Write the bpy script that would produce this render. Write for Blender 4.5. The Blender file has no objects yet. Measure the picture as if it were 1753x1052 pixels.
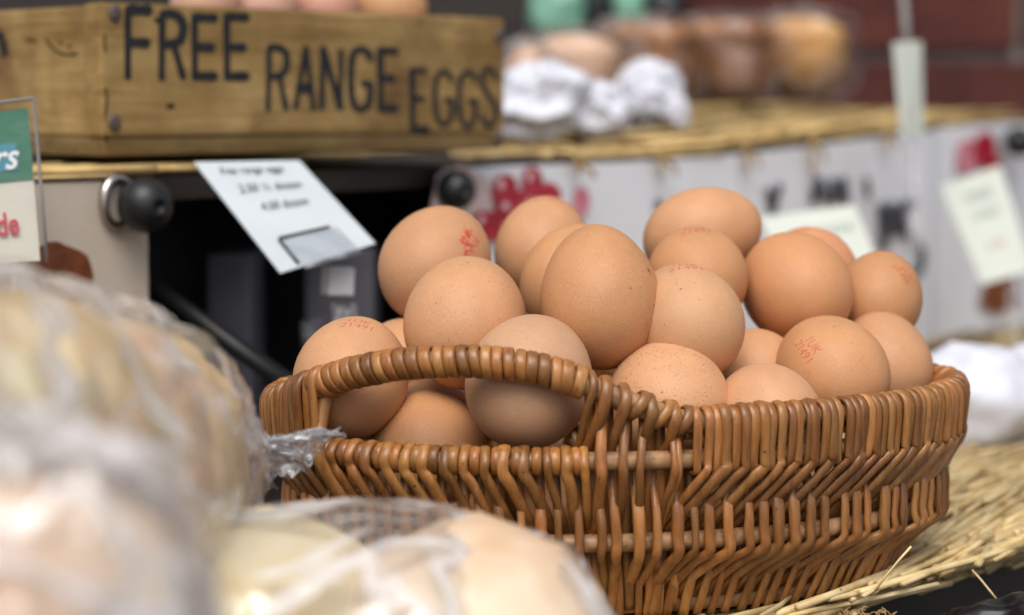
import bpy, bmesh, math, random
from mathutils import Vector, Matrix, noise
from mathutils.bvhtree import BVHTree

random.seed(7)
SC = bpy.context.scene
COL = SC.collection

# ------------------------------------------------------------------ camera
F = 3652.0                      # focal length in photo pixels (photo 1753 x 1052)
CZ = 0.180                      # camera height above the straw on the table
PITCH = math.atan((526 - 180) / F)
cam_d = bpy.data.cameras.new('camera')
cam_d.sensor_width = 36.0
cam_d.lens = 36.0 * F / 1753.0
cam_d.clip_start = 0.01
cam_d.clip_end = 200
cam_d.dof.use_dof = True
cam_d.dof.focus_distance = 0.778
cam_d.dof.aperture_fstop = (cam_d.lens / 1000.0) / 0.0122
cam = bpy.data.objects.new('camera', cam_d)
COL.objects.link(cam)
cam.location = (0, 0, CZ)
cam.rotation_euler = (math.pi / 2 - PITCH, 0, 0)
SC.camera = cam
FW = Vector((0, math.cos(PITCH), -math.sin(PITCH)))
UP = Vector((0, math.sin(PITCH), math.cos(PITCH)))
RT = Vector((1, 0, 0))
C0 = Vector((0, 0, CZ))

# ------------------------------------------------------------------ sky, sun, exposure
world = bpy.data.worlds.new('World')
SC.world = world
world.use_nodes = True
wn = world.node_tree.nodes
wl = world.node_tree.links
wn.clear()
sky = wn.new('ShaderNodeTexSky')
sky.sky_type = 'NISHITA'
sky.sun_disc = False
SUN_EL, SUN_AZ = math.radians(57), math.radians(188)     # azimuth measured from +Y towards +X
sky.sun_elevation = SUN_EL
sky.sun_rotation = SUN_AZ
sky.air_density = 0.8
sky.dust_density = 4.0
sky.ozone_density = 0.6
bg = wn.new('ShaderNodeBackground')
bg.inputs['Strength'].default_value = 0.112
wo = wn.new('ShaderNodeOutputWorld')
whs = wn.new('ShaderNodeHueSaturation')            # even thin overcast: the whole sky is paler
whs.inputs['Saturation'].default_value = 0.55
wl.new(sky.outputs[0], whs.inputs['Color'])
wl.new(whs.outputs[0], bg.inputs[0])
wl.new(bg.outputs[0], wo.inputs[0])
sun_d = bpy.data.lights.new('sun', 'SUN')
sun_d.energy = 1.5
sun_d.angle = math.radians(45)
sun_d.color = (1.0, 0.96, 0.9)
sun = bpy.data.objects.new('sun', sun_d)
COL.objects.link(sun)
sdir = Vector((math.sin(SUN_AZ) * math.cos(SUN_EL), math.cos(SUN_AZ) * math.cos(SUN_EL), math.sin(SUN_EL)))
sun.rotation_euler = sdir.to_track_quat('Z', 'Y').to_euler()
SC.view_settings.view_transform = 'Standard'
SC.view_settings.look = 'None'
SC.view_settings.gamma = 1.0
SC.view_settings.exposure = 0.48
SC.render.engine = 'CYCLES'
SC.cycles.use_denoising = True
SC.cycles.max_bounces = 10
SC.cycles.transparent_max_bounces = 24
SC.cycles.caustics_reflective = False
SC.cycles.caustics_refractive = False

# ------------------------------------------------------------------ helpers
def P(px, py, d):
    """photo pixel + distance along the view axis -> point"""
    return C0 + d * (FW + RT * ((px - 876.5) / F) + UP * ((526 - py) / F))

def ray(px, py):
    return (FW + RT * ((px - 876.5) / F) + UP * ((526 - py) / F)).normalized()

def Pplane(px, py, p0, n):
    r = ray(px, py)
    return C0 + r * ((p0 - C0).dot(n) / r.dot(n))

def Pz(px, py, z):
    return Pplane(px, py, Vector((0, 0, z)), Vector((0, 0, 1)))

def proj(p):
    v = p - C0
    d = v.dot(FW)
    return 876.5 + F * v.dot(RT) / d, 526 - F * v.dot(UP) / d, d

def at_px(px, d, z):
    """point at a horizontal forward distance d, under pixel column px, at height z"""
    dep = d * math.cos(PITCH) - (z - CZ) * math.sin(PITCH)
    return Vector(((px - 876.5) / F * dep, d, z))

def link(o, parent=None):
    COL.objects.link(o)
    if parent is not None:
        o.parent = parent
    return o

def tag(o, label=None, cat=None, group=None, kind=None):
    if label: o['label'] = label
    if cat: o['category'] = cat
    if group: o['group'] = group
    if kind: o['kind'] = kind
    return o

def empty(name, loc=(0, 0, 0), rz=0.0):
    o = bpy.data.objects.new(name, None)
    o.empty_display_size = 0.02
    o.location = loc
    o.rotation_euler = (0, 0, rz)
    return link(o)

def mesh_obj(name, verts, faces, mat, parent=None, smooth=True):
    me = bpy.data.meshes.new(name)
    me.from_pydata([tuple(v) for v in verts], [], faces)
    me.update()
    if smooth:
        me.polygons.foreach_set('use_smooth', [True] * len(me.polygons))
    if mat: me.materials.append(mat)
    return link(bpy.data.objects.new(name, me), parent)

def bm_obj(name, bm, mat, parent=None, smooth=False):
    me = bpy.data.meshes.new(name)
    bm.normal_update()
    bm.to_mesh(me)
    bm.free()
    if smooth:
        me.polygons.foreach_set('use_smooth', [True] * len(me.polygons))
    if mat: me.materials.append(mat)
    return link(bpy.data.objects.new(name, me), parent)

def catmull(pts, n):
    out = []
    m = len(pts)
    for i in range(m - 1):
        p0, p1, p2, p3 = pts[max(i - 1, 0)], pts[i], pts[i + 1], pts[min(i + 2, m - 1)]
        for k in range(n):
            t = k / n
            out.append(0.5 * ((2 * p1) + (p2 - p0) * t + (2 * p0 - 5 * p1 + 4 * p2 - p3) * t * t + (3 * p1 - p0 - 3 * p2 + p3) * t ** 3))
    out.append(pts[-1].copy())
    return out

def tube_data(path, ra, rb, sides, nref=None, closed=False, cap=True, taper=None, boxy=1.0):
    """ra = half width across nref, rb = half thickness along nref (list of vectors or None)"""
    n = len(path)
    V, Fc = [], []
    last = None
    for i, p in enumerate(path):
        if closed:
            t = (path[(i + 1) % n] - path[i - 1])
        else:
            t = path[min(i + 1, n - 1)] - path[max(i - 1, 0)]
        t = t.normalized() if t.length > 1e-12 else Vector((0, 0, 1))
        if nref is not None:
            ref = nref[i] if isinstance(nref, list) else nref
        else:
            ref = last if last is not None else (Vector((0, 0, 1)) if abs(t.z) < 0.9 else Vector((1, 0, 0)))
        nn = ref - t * ref.dot(t)
        if nn.length < 1e-6:
            nn = last - t * last.dot(t) if last is not None else t.orthogonal()
        nn.normalize()
        last = nn
        b = t.cross(nn)
        k = taper[i] if taper else 1.0
        for s in range(sides):
            a = 2 * math.pi * s / sides
            ca, sa = math.cos(a), math.sin(a)
            if boxy != 1.0:
                ca = math.copysign(abs(ca) ** boxy, ca); sa = math.copysign(abs(sa) ** boxy, sa)
            V.append(p + b * (ca * ra * k) + nn * (sa * rb * k))
    m = n if closed else n - 1
    for i in range(m):
        j = (i + 1) % n
        for s in range(sides):
            s2 = (s + 1) % sides
            Fc.append((i * sides + s, i * sides + s2, j * sides + s2, j * sides + s))
    if cap and not closed:
        Fc.append(tuple(range(sides))[::-1])
        Fc.append(tuple((n - 1) * sides + s for s in range(sides)))
    return V, Fc

def tube(name, path, r, mat, parent=None, sides=8, rb=None, nref=None, closed=False, taper=None):
    V, Fc = tube_data(path, r, rb or r, sides, nref, closed, True, taper)
    return mesh_obj(name, V, Fc, mat, parent)

def merge(datas):
    V, Fc = [], []
    for v, f in datas:
        o = len(V)
        V += v
        Fc += [tuple(i + o for i in q) for q in f]
    return V, Fc

def box_bm(size, bevel=0.0, seg=2):
    bm = bmesh.new()
    bmesh.ops.create_cube(bm, size=1.0)
    bmesh.ops.scale(bm, vec=size, verts=bm.verts)
    if bevel:
        bmesh.ops.bevel(bm, geom=bm.edges[:], offset=bevel, segments=seg, affect='EDGES', profile=0.7)
    return bm

def box(name, lo, hi, mat, parent=None, bevel=0.0, smooth=False):
    lo, hi = Vector(lo), Vector(hi)
    bm = box_bm(hi - lo, bevel)
    bmesh.ops.translate(bm, vec=(lo + hi) / 2, verts=bm.verts)
    return bm_obj(name, bm, mat, parent, smooth)

def slab(name, quad, thick, mat, parent=None):
    """four corners (counter clockwise seen from the front) extruded backwards along the normal"""
    n = (quad[1] - quad[0]).cross(quad[3] - quad[0]).normalized()
    V = list(quad) + [q - n * thick for q in quad]
    Fc = [(0, 1, 2, 3), (7, 6, 5, 4)] + [(i, i + 4, (i + 1) % 4 + 4, (i + 1) % 4) for i in range(4)]
    return mesh_obj(name, V, Fc, mat, parent, smooth=False)

# ------------------------------------------------------------------ materials
def lin(r, g, b):
    f = lambda c: (c / 255 / 12.92) if c / 255 <= 0.04045 else ((c / 255 + 0.055) / 1.055) ** 2.4
    return (f(r), f(g), f(b), 1)

def mat_new(name):
    m = bpy.data.materials.new(name)
    m.use_nodes = True
    nt = m.node_tree
    return m, nt, nt.nodes['Principled BSDF'], nt.nodes['Material Output']

def N(nt, t, **kw):
    n = nt.nodes.new(t)
    for k, v in kw.items():
        if k in n.inputs.keys(): n.inputs[k].default_value = v
        else: setattr(n, k, v)
    return n

def ramp(nt, stops, interp='LINEAR'):
    r = nt.nodes.new('ShaderNodeValToRGB')
    r.color_ramp.interpolation = interp
    e = r.color_ramp.elements
    while len(e) > 1: e.remove(e[-1])
    e[0].position, e[0].color = stops[0]
    for p, c in stops[1:]:
        x = e.new(p); x.color = c
    return r

def noise_mat(name, cols, scale=(1, 1, 1), nscale=20, detail=6, rough=0.6, bump=0.0, bump_scale=None, spec=0.5, rnd=0.0, coord='Object', dist=0.0):
    """colours blended by a stretched noise; rnd = brightness spread between objects"""
    m, nt, b, out = mat_new(name)
    L = nt.links.new
    tc = N(nt, 'ShaderNodeTexCoord'); mp = N(nt, 'ShaderNodeMapping')
    mp.inputs['Scale'].default_value = scale
    L(tc.outputs[coord], mp.inputs[0])
    oi = N(nt, 'ShaderNodeObjectInfo')
    vm = N(nt, 'ShaderNodeVectorMath', operation='MULTIPLY_ADD')
    vm.inputs[1].default_value = (1, 1, 1)
    cb = N(nt, 'ShaderNodeCombineXYZ')
    ml = N(nt, 'ShaderNodeMath', operation='MULTIPLY'); ml.inputs[1].default_value = 37.0
    L(oi.outputs['Random'], ml.inputs[0])
    for i in range(3): L(ml.outputs[0], cb.inputs[i])
    L(mp.outputs[0], vm.inputs[0]); L(cb.outputs[0], vm.inputs[2])
    nz = N(nt, 'ShaderNodeTexNoise', Scale=nscale, Detail=detail, Roughness=0.62, Distortion=dist)
    L(vm.outputs[0], nz.inputs['Vector'])
    k = len(cols)
    rp = ramp(nt, [(0.3 + 0.4 * i / max(k - 1, 1), c) for i, c in enumerate(cols)])
    L(nz.outputs['Fac'], rp.inputs[0])
    hs = N(nt, 'ShaderNodeHueSaturation')
    mr = N(nt, 'ShaderNodeMapRange'); mr.inputs['To Min'].default_value = 1 - rnd; mr.inputs['To Max'].default_value = 1 + rnd
    L(oi.outputs['Random'], mr.inputs[0]); L(mr.outputs[0], hs.inputs['Value'])
    L(rp.outputs[0], hs.inputs['Color']); L(hs.outputs[0], b.inputs['Base Color'])
    b.inputs['Roughness'].default_value = rough
    b.inputs['Specular IOR Level'].default_value = spec
    if bump:
        bp = N(nt, 'ShaderNodeBump', Strength=bump, Distance=0.001)
        if bump_scale:
            n2 = N(nt, 'ShaderNodeTexNoise', Scale=bump_scale, Detail=4)
            L(vm.outputs[0], n2.inputs['Vector']); L(n2.outputs['Fac'], bp.inputs['Height'])
        else:
            L(nz.outputs['Fac'], bp.inputs['Height'])
        L(bp.outputs[0], b.inputs['Normal'])
    return m

def plain(name, col, rough=0.5, spec=0.5, metal=0.0):
    m, nt, b, out = mat_new(name)
    b.inputs['Base Color'].default_value = col
    b.inputs['Roughness'].default_value = rough
    b.inputs['Specular IOR Level'].default_value = spec
    b.inputs['Metallic'].default_value = metal
    return m

def willow_mat():
    m, nt, b, out = mat_new('willow')
    L = nt.links.new
    tc = N(nt, 'ShaderNodeTexCoord'); oi = N(nt, 'ShaderNodeObjectInfo')
    mp = N(nt, 'ShaderNodeMapping'); mp.inputs['Scale'].default_value = (1, 1, 0.16)
    L(tc.outputs['Object'], mp.inputs[0])
    ml = N(nt, 'ShaderNodeMath', operation='MULTIPLY'); ml.inputs[1].default_value = 53.0
    L(oi.outputs['Random'], ml.inputs[0])
    ad = N(nt, 'ShaderNodeVectorMath', operation='ADD')
    L(mp.outputs[0], ad.inputs[0]); L(ml.outputs[0], ad.inputs[1])
    n1 = N(nt, 'ShaderNodeTexNoise', Scale=420, Detail=5, Roughness=0.65)
    n2 = N(nt, 'ShaderNodeTexNoise', Scale=60, Detail=3)
    L(ad.outputs[0], n1.inputs['Vector']); L(ad.outputs[0], n2.inputs['Vector'])
    r1 = ramp(nt, [(0.28, (0.11, 0.034, 0.007, 1)), (0.48, (0.29, 0.114, 0.028, 1)), (0.72, (0.48, 0.235, 0.076, 1))])
    mx0 = N(nt, 'ShaderNodeMix', data_type='FLOAT'); mx0.inputs[0].default_value = 0.5
    L(n1.outputs['Fac'], mx0.inputs[2]); L(n2.outputs['Fac'], mx0.inputs[3])
    L(mx0.outputs[0], r1.inputs[0])
    # dark pits and bark specks
    n3 = N(nt, 'ShaderNodeTexNoise', Scale=520, Detail=2)
    L(tc.outputs['Object'], n3.inputs['Vector'])
    r3 = ramp(nt, [(0.71, (0, 0, 0, 1)), (0.76, (0.8, 0.8, 0.8, 1))])
    L(n3.outputs['Fac'], r3.inputs[0])
    mx = N(nt, 'ShaderNodeMix', data_type='RGBA')
    mx.inputs[7].default_value = (0.045, 0.018, 0.008, 1)
    L(r3.outputs[0], mx.inputs[0]); L(r1.outputs[0], mx.inputs[6])
    hs = N(nt, 'ShaderNodeHueSaturation', Saturation=1.0)
    mr = N(nt, 'ShaderNodeMapRange'); mr.inputs['To Min'].default_value = 0.58; mr.inputs['To Max'].default_value = 1.28
    L(oi.outputs['Random'], mr.inputs[0]); L(mr.outputs[0], hs.inputs['Value'])
    hm = N(nt, 'ShaderNodeMapRange'); hm.inputs['To Min'].default_value = 0.496; hm.inputs['To Max'].default_value = 0.504
    fr = N(nt, 'ShaderNodeMath', operation='FRACT'); L(ml.outputs[0], fr.inputs[0])
    L(fr.outputs[0], hm.inputs[0]); L(hm.outputs[0], hs.inputs['Hue'])
    L(mx.outputs[2], hs.inputs['Color']); L(hs.outputs[0], b.inputs['Base Color'])
    b.inputs['Roughness'].default_value = 0.33
    b.inputs['Specular IOR Level'].default_value = 0.55
    bp = N(nt, 'ShaderNodeBump', Strength=0.35, Distance=0.0006)
    L(n1.outputs['Fac'], bp.inputs['Height']); L(bp.outputs[0], b.inputs['Normal'])
    return m

def egg_mat():
    m, nt, b, out = mat_new('eggshell')
    L = nt.links.new
    tc = N(nt, 'ShaderNodeTexCoord'); oi = N(nt, 'ShaderNodeObjectInfo')
    ml = N(nt, 'ShaderNodeMath', operation='MULTIPLY'); ml.inputs[1].default_value = 91.0
    L(oi.outputs['Random'], ml.inputs[0])
    ad = N(nt, 'ShaderNodeVectorMath', operation='ADD')
    L(tc.outputs['Object'], ad.inputs[0]); L(ml.outputs[0], ad.inputs[1])
    n1 = N(nt, 'ShaderNodeTexNoise', Scale=1.6, Detail=5, Roughness=0.6)
    L(ad.outputs[0], n1.inputs['Vector'])
    mr = N(nt, 'ShaderNodeMapRange'); mr.inputs['From Min'].default_value = 0.3; mr.inputs['From Max'].default_value = 0.7
    mr.inputs['To Min'].default_value = 0.93; mr.inputs['To Max'].default_value = 1.07
    L(n1.outputs['Fac'], mr.inputs[0])
    hs = N(nt, 'ShaderNodeHueSaturation')
    L(oi.outputs['Color'], hs.inputs['Color']); L(mr.outputs[0], hs.inputs['Value'])
    # fine pale mottling
    n4 = N(nt, 'ShaderNodeTexNoise', Scale=26, Detail=3)
    L(ad.outputs[0], n4.inputs['Vector'])
    r4 = ramp(nt, [(0.52, (0, 0, 0, 1)), (0.75, (0.25, 0.25, 0.25, 1))])
    L(n4.outputs['Fac'], r4.inputs[0])
    mx1 = N(nt, 'ShaderNodeMix', data_type='RGBA'); mx1.inputs[7].default_value = (0.72, 0.46, 0.27, 1)
    L(r4.outputs[0], mx1.inputs[0]); L(hs.outputs[0], mx1.inputs[6])
    # speckles, amount from the object's alpha
    n3 = N(nt, 'ShaderNodeTexNoise', Scale=30, Detail=2.0, Roughness=0.5)
    L(ad.outputs[0], n3.inputs['Vector'])
    n5 = N(nt, 'ShaderNodeTexNoise', Scale=2.2, Detail=1)
    L(ad.outputs[0], n5.inputs['Vector'])
    s1 = N(nt, 'ShaderNodeMath', operation='MULTIPLY_ADD'); s1.inputs[1].default_value = 0.14
    L(n5.outputs['Fac'], s1.inputs[0]); L(n3.outputs['Fac'], s1.inputs[2])
    s2 = N(nt, 'ShaderNodeMath', operation='MULTIPLY_ADD'); s2.inputs[1].default_value = 0.09
    L(oi.outputs['Alpha'], s2.inputs[0]); L(s1.outputs[0], s2.inputs[2])
    r3 = ramp(nt, [(0.80, (0, 0, 0, 1)), (0.83, (0.7, 0.7, 0.7, 1))])
    L(s2.outputs[0], r3.inputs[0])
    mx = N(nt, 'ShaderNodeMix', data_type='RGBA'); mx.inputs[7].default_value = (0.16, 0.06, 0.022, 1)
    L(r3.outputs[0], mx.inputs[0]); L(mx1.outputs[2], mx.inputs[6])
    L(mx.outputs[2], b.inputs['Base Color'])
    b.inputs['Roughness'].default_value = 0.5
    b.inputs['Specular IOR Level'].default_value = 0.32
    b.inputs['Subsurface Weight'].default_value = 0.12
    b.inputs['Subsurface Radius'].default_value = (0.006, 0.0025, 0.001)
    b.inputs['Subsurface Scale'].default_value = 1.0
    n6 = N(nt, 'ShaderNodeTexNoise', Scale=70, Detail=3)
    L(ad.outputs[0], n6.inputs['Vector'])
    bp = N(nt, 'ShaderNodeBump', Strength=0.12, Distance=0.0008)
    L(n6.outputs['Fac'], bp.inputs['Height']); L(bp.outputs[0], b.inputs['Normal'])
    return m

def ink_mat(name, col, thr=0.42, scale=700):
    m, nt, b, out = mat_new(name)
    L = nt.links.new
    b.inputs['Base Color'].default_value = col
    b.inputs['Roughness'].default_value = 0.6
    tc = N(nt, 'ShaderNodeTexCoord')
    nz = N(nt, 'ShaderNodeTexNoise', Scale=scale, Detail=3)
    L(tc.outputs['Object'], nz.inputs['Vector'])
    r = ramp(nt, [(thr - 0.08, (0.08, 0.08, 0.08, 1)), (thr + 0.12, (0.72, 0.72, 0.72, 1))])
    L(nz.outputs['Fac'], r.inputs[0])
    L(r.outputs[0], b.inputs['Alpha'])
    return m

def wood_mat(name, axis_scale, dark=1.0):
    m, nt, b, out = mat_new(name)
    L = nt.links.new
    tc = N(nt, 'ShaderNodeTexCoord'); mp = N(nt, 'ShaderNodeMapping')
    mp.inputs['Scale'].default_value = axis_scale
    L(tc.outputs['Object'], mp.inputs[0])
    n1 = N(nt, 'ShaderNodeTexNoise', Scale=60, Detail=8, Roughness=0.7, Distortion=0.6)
    L(mp.outputs[0], n1.inputs['Vector'])
    n2 = N(nt, 'ShaderNodeTexNoise', Scale=22, Detail=5, Roughness=0.6)
    L(tc.outputs['Object'], n2.inputs['Vector'])
    a = dark
    r1 = ramp(nt, [(0.25, (0.10 * a, 0.054 * a, 0.016 * a, 1)), (0.45, (0.265 * a, 0.165 * a, 0.055 * a, 1)), (0.66, (0.47 * a, 0.325 * a, 0.135 * a, 1))])
    mx0 = N(nt, 'ShaderNodeMix', data_type='FLOAT'); mx0.inputs[0].default_value = 0.5
    L(n1.outputs['Fac'], mx0.inputs[2]); L(n2.outputs['Fac'], mx0.inputs[3])
    L(mx0.outputs[0], r1.inputs[0])
    n3 = N(nt, 'ShaderNodeTexNoise', Scale=9, Detail=6, Roughness=0.7)
    L(tc.outputs['Object'], n3.inputs['Vector'])
    r3 = ramp(nt, [(0.52, (0, 0, 0, 1)), (0.72, (0.75, 0.75, 0.75, 1))])
    L(n3.outputs['Fac'], r3.inputs[0])
    mx = N(nt, 'ShaderNodeMix', data_type='RGBA'); mx.inputs[7].default_value = (0.085, 0.036, 0.012, 1)
    L(r3.outputs[0], mx.inputs[0]); L(r1.outputs[0], mx.inputs[6])
    L(mx.outputs[2], b.inputs['Base Color'])
    b.inputs['Roughness'].default_value = 0.62
    b.inputs['Specular IOR Level'].default_value = 0.3
    bp = N(nt, 'ShaderNodeBump', Strength=0.9, Distance=0.0015)
    L(n1.outputs['Fac'], bp.inputs['Height']); L(bp.outputs[0], b.inputs['Normal'])
    return m

def film_mat(name, white=0.10, rough=0.10, tint=(0.95, 0.95, 0.97, 1), gloss=1.0, nscale=30, bump=0.5):
    """thin clear plastic film: see-through, with a sky sheen and narrow milky creases painted white in place of highlights"""
    m, nt, b, out = mat_new(name)
    nt.nodes.remove(b)
    L = nt.links.new
    tc = N(nt, 'ShaderNodeTexCoord')
    nz = N(nt, 'ShaderNodeTexNoise', Scale=nscale, Detail=4, Distortion=1.2)
    L(tc.outputs['Object'], nz.inputs['Vector'])
    bp = N(nt, 'ShaderNodeBump', Strength=bump, Distance=0.006)
    L(nz.outputs['Fac'], bp.inputs['Height'])
    fr = N(nt, 'ShaderNodeFresnel', IOR=1.5)
    L(bp.outputs[0], fr.inputs['Normal'])
    ms = N(nt, 'ShaderNodeMath', operation='MULTIPLY_ADD'); ms.inputs[1].default_value = gloss; ms.inputs[2].default_value = 0.05 * gloss
    L(fr.outputs[0], ms.inputs[0])
    mn = N(nt, 'ShaderNodeMath', operation='MINIMUM'); mn.inputs[1].default_value = 0.30
    L(ms.outputs[0], mn.inputs[0])
    tr = N(nt, 'ShaderNodeBsdfTransparent'); tr.inputs[0].default_value = tint
    gl = N(nt, 'ShaderNodeBsdfGlossy', Roughness=rough); L(bp.outputs[0], gl.inputs['Normal'])
    gl.inputs['Color'].default_value = (1, 1, 1, 1)
    df = N(nt, 'ShaderNodeBsdfDiffuse'); df.inputs[0].default_value = (0.93, 0.93, 0.95, 1)
    tl = N(nt, 'ShaderNodeBsdfTranslucent'); tl.inputs[0].default_value = (0.93, 0.93, 0.95, 1)
    m0 = N(nt, 'ShaderNodeMixShader'); m0.inputs[0].default_value = 0.4
    L(df.outputs[0], m0.inputs[1]); L(tl.outputs[0], m0.inputs[2])
    m1 = N(nt, 'ShaderNodeMixShader')
    n2 = N(nt, 'ShaderNodeTexNoise', Scale=nscale * 0.5, Detail=2, Distortion=2.2)
    L(tc.outputs['Object'], n2.inputs['Vector'])
    sub = N(nt, 'ShaderNodeMath', operation='SUBTRACT'); sub.inputs[1].default_value = 0.5; L(n2.outputs['Fac'], sub.inputs[0])
    ab = N(nt, 'ShaderNodeMath', operation='ABSOLUTE'); L(sub.outputs[0], ab.inputs[0])
    wr = N(nt, 'ShaderNodeMapRange'); wr.inputs['From Min'].default_value = 0.0; wr.inputs['From Max'].default_value = 0.06
    wr.inputs['To Min'].default_value = min(1.0, white * 6); wr.inputs['To Max'].default_value = white * 0.4  # crease streaks whitened in the colour to stand in for sky highlights
    L(ab.outputs[0], wr.inputs[0]); L(wr.outputs[0], m1.inputs[0])
    L(tr.outputs[0], m1.inputs[1]); L(m0.outputs[0], m1.inputs[2])
    m2 = N(nt, 'ShaderNodeMixShader')
    L(mn.outputs[0], m2.inputs[0]); L(m1.outputs[0], m2.inputs[1]); L(gl.outputs[0], m2.inputs[2])
    L(m2.outputs[0], out.inputs['Surface'])
    return m

M = {}
M['willow'] = willow_mat()
M['hoop'] = noise_mat('bare_willow', [(0.10, 0.045, 0.02, 1), (0.36, 0.19, 0.085, 1), (0.50, 0.30, 0.15, 1)], nscale=160, rough=0.45, bump=0.3, rnd=0.08)
M['egg'] = egg_mat()
M['red_ink'] = ink_mat('red_egg_ink', (0.72, 0.07, 0.05, 1), 0.48, 420)
M['dirt'] = plain('dried_dirt', (0.075, 0.032, 0.014, 1), 0.9, 0.1)
M['wood_x'] = wood_mat('old_pine_along', (0.12, 1, 1.5))
M['wood_y'] = wood_mat('old_pine_side', (1, 0.12, 1.5))
M['wood_end'] = wood_mat('old_pine_endgrain', (1, 1, 0.35), 1.1)
M['wood_base'] = wood_mat('old_pine_base', (0.12, 1, 1.5), 0.55)
M['paint'] = noise_mat('black_lettering_paint', [(0.004, 0.005, 0.006, 1), (0.012, 0.015, 0.017, 1)], nscale=200, rough=0.55)
M['nail'] = noise_mat('rusty_nail', [(0.05, 0.028, 0.02, 1), (0.13, 0.10, 0.09, 1)], nscale=300, rough=0.5)
M['hole'] = plain('deep_hole', (0.012, 0.006, 0.004, 1), 0.9, 0.1)
M['straw'] = noise_mat('straw', [(0.40, 0.26, 0.09, 1), (0.61, 0.46, 0.22, 1), (0.74, 0.61, 0.36, 1)], nscale=45, rough=0.45, rnd=0.3)
M['straw_old'] = noise_mat('straw_of_shelf', [(0.38, 0.235, 0.08, 1), (0.58, 0.41, 0.17, 1), (0.68, 0.53, 0.26, 1)], nscale=45, rough=0.5, rnd=0.3)
M['twine'] = noise_mat('raffia', [(0.30, 0.17, 0.06, 1), (0.5, 0.34, 0.14, 1)], nscale=90, rough=0.7)
M['table'] = noise_mat('dark_stained_board', [(0.012, 0.008, 0.006, 1), (0.03, 0.02, 0.014, 1)], scale=(0.2, 1, 1), nscale=30, rough=0.6)
M['black_rubber'] = plain('black_rubber', (0.010, 0.011, 0.012, 1), 0.42, 0.45)
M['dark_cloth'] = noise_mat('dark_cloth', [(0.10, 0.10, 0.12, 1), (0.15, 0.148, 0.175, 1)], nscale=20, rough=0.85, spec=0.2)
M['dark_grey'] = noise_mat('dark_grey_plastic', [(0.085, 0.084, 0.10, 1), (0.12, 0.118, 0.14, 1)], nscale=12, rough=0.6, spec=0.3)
M['cream_vinyl'] = noise_mat('cream_vinyl', [(0.68, 0.58, 0.46, 1), (0.74, 0.64, 0.52, 1)], nscale=40, rough=0.5, bump=0.25, bump_scale=500)
M['white_vinyl'] = noise_mat('white_vinyl', [(0.78, 0.80, 0.86, 1), (0.83, 0.85, 0.90, 1)], nscale=14, rough=0.42)
M['pink_vinyl'] = noise_mat('pink_vinyl', [(0.62, 0.47, 0.46, 1), (0.72, 0.58, 0.57, 1)], nscale=14, rough=0.42)
M['print_red'] = noise_mat('cranberry_print', [(0.20, 0.004, 0.015, 1), (0.42, 0.01, 0.03, 1), (0.58, 0.06, 0.10, 1)], nscale=60, rough=0.35)
M['print_pink'] = noise_mat('pale_cranberry_print', [(0.62, 0.13, 0.2, 1), (0.72, 0.35, 0.4, 1)], nscale=60, rough=0.4)
M['print_glint'] = plain('printed_glint', (0.8, 0.5, 0.52, 1), 0.4)
M['print_crust'] = noise_mat('crust_print', [(0.12, 0.03, 0.008, 1), (0.27, 0.075, 0.02, 1)], nscale=120, rough=0.5)
M['grey_ink'] = noise_mat('grey_lettering', [(0.03, 0.034, 0.045, 1), (0.07, 0.072, 0.09, 1)], nscale=50, rough=0.5)
M['pale_ink'] = plain('pale_grey_lettering', (0.35, 0.37, 0.36, 1), 0.6)
M['pink_ink'] = plain('pink_lettering', (0.62, 0.42, 0.38, 1), 0.6)
M['card'] = noise_mat('white_card', [(0.49, 0.54, 0.57, 1), (0.54, 0.59, 0.61, 1)], nscale=20, rough=0.35)
M['green_card'] = noise_mat('pale_green_card', [(0.54, 0.58, 0.51, 1), (0.59, 0.63, 0.56, 1)], nscale=20, rough=0.45)
M['card_ink'] = plain('card_ink', (0.02, 0.025, 0.035, 1), 0.6)
M['steel'] = plain('eyelet_steel', (0.55, 0.5, 0.46, 1), 0.25, 0.5, 1.0)
M['green_print'] = noise_mat('green_print', [(0.028, 0.145, 0.085, 1), (0.04, 0.18, 0.11, 1)], nscale=60, rough=0.4)
M['blue_print'] = plain('blue_print', (0.055, 0.24, 0.33, 1), 0.4)
M['sign_paper'] = noise_mat('sign_paper', [(0.56, 0.55, 0.47, 1), (0.62, 0.60, 0.52, 1)], nscale=30, rough=0.5)
M['sign_white'] = plain('sign_white', (0.75, 0.8, 0.8, 1), 0.5)
M['sign_red'] = plain('sign_red', (0.5, 0.03, 0.07, 1), 0.5)
M['clear'] = film_mat('clear_plastic', 0.05, 0.08, (0.95, 0.96, 0.97, 1), 0.4)
M['sleeve'] = film_mat('clear_sleeve', 0.004, 0.1, (0.99, 0.985, 0.98, 1), 0.08)
M['white_plastic'] = plain('white_plastic', (0.78, 0.78, 0.8, 1), 0.35)
M['film'] = film_mat('cellophane', 0.15, 0.2, (0.995, 0.99, 0.99, 1), 1.1, 20)
M['film_edge'] = film_mat('cellophane_edge', 0.16, 0.12, (0.99, 0.99, 0.99, 1), 1.2, 70)
M['hem'] = film_mat('folded_film', 0.16, 0.15, (0.97, 0.97, 0.97, 1), 1.5, 90)
M['film_far'] = film_mat('bread_bag_film', 0.035, 0.3, (0.98, 0.97, 0.97, 1), 0.35, 16)
M['bread_cream'] = noise_mat('cream_bread', [(0.68, 0.48, 0.20, 1), (0.78, 0.66, 0.40, 1), (0.80, 0.73, 0.55, 1)], nscale=18, detail=3, rough=0.75, rnd=0.05, coord='Object')
M['bread_tan'] = noise_mat('tan_bread', [(0.62, 0.32, 0.11, 1), (0.74, 0.56, 0.31, 1), (0.78, 0.68, 0.48, 1)], nscale=16, detail=3, rough=0.75)
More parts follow.
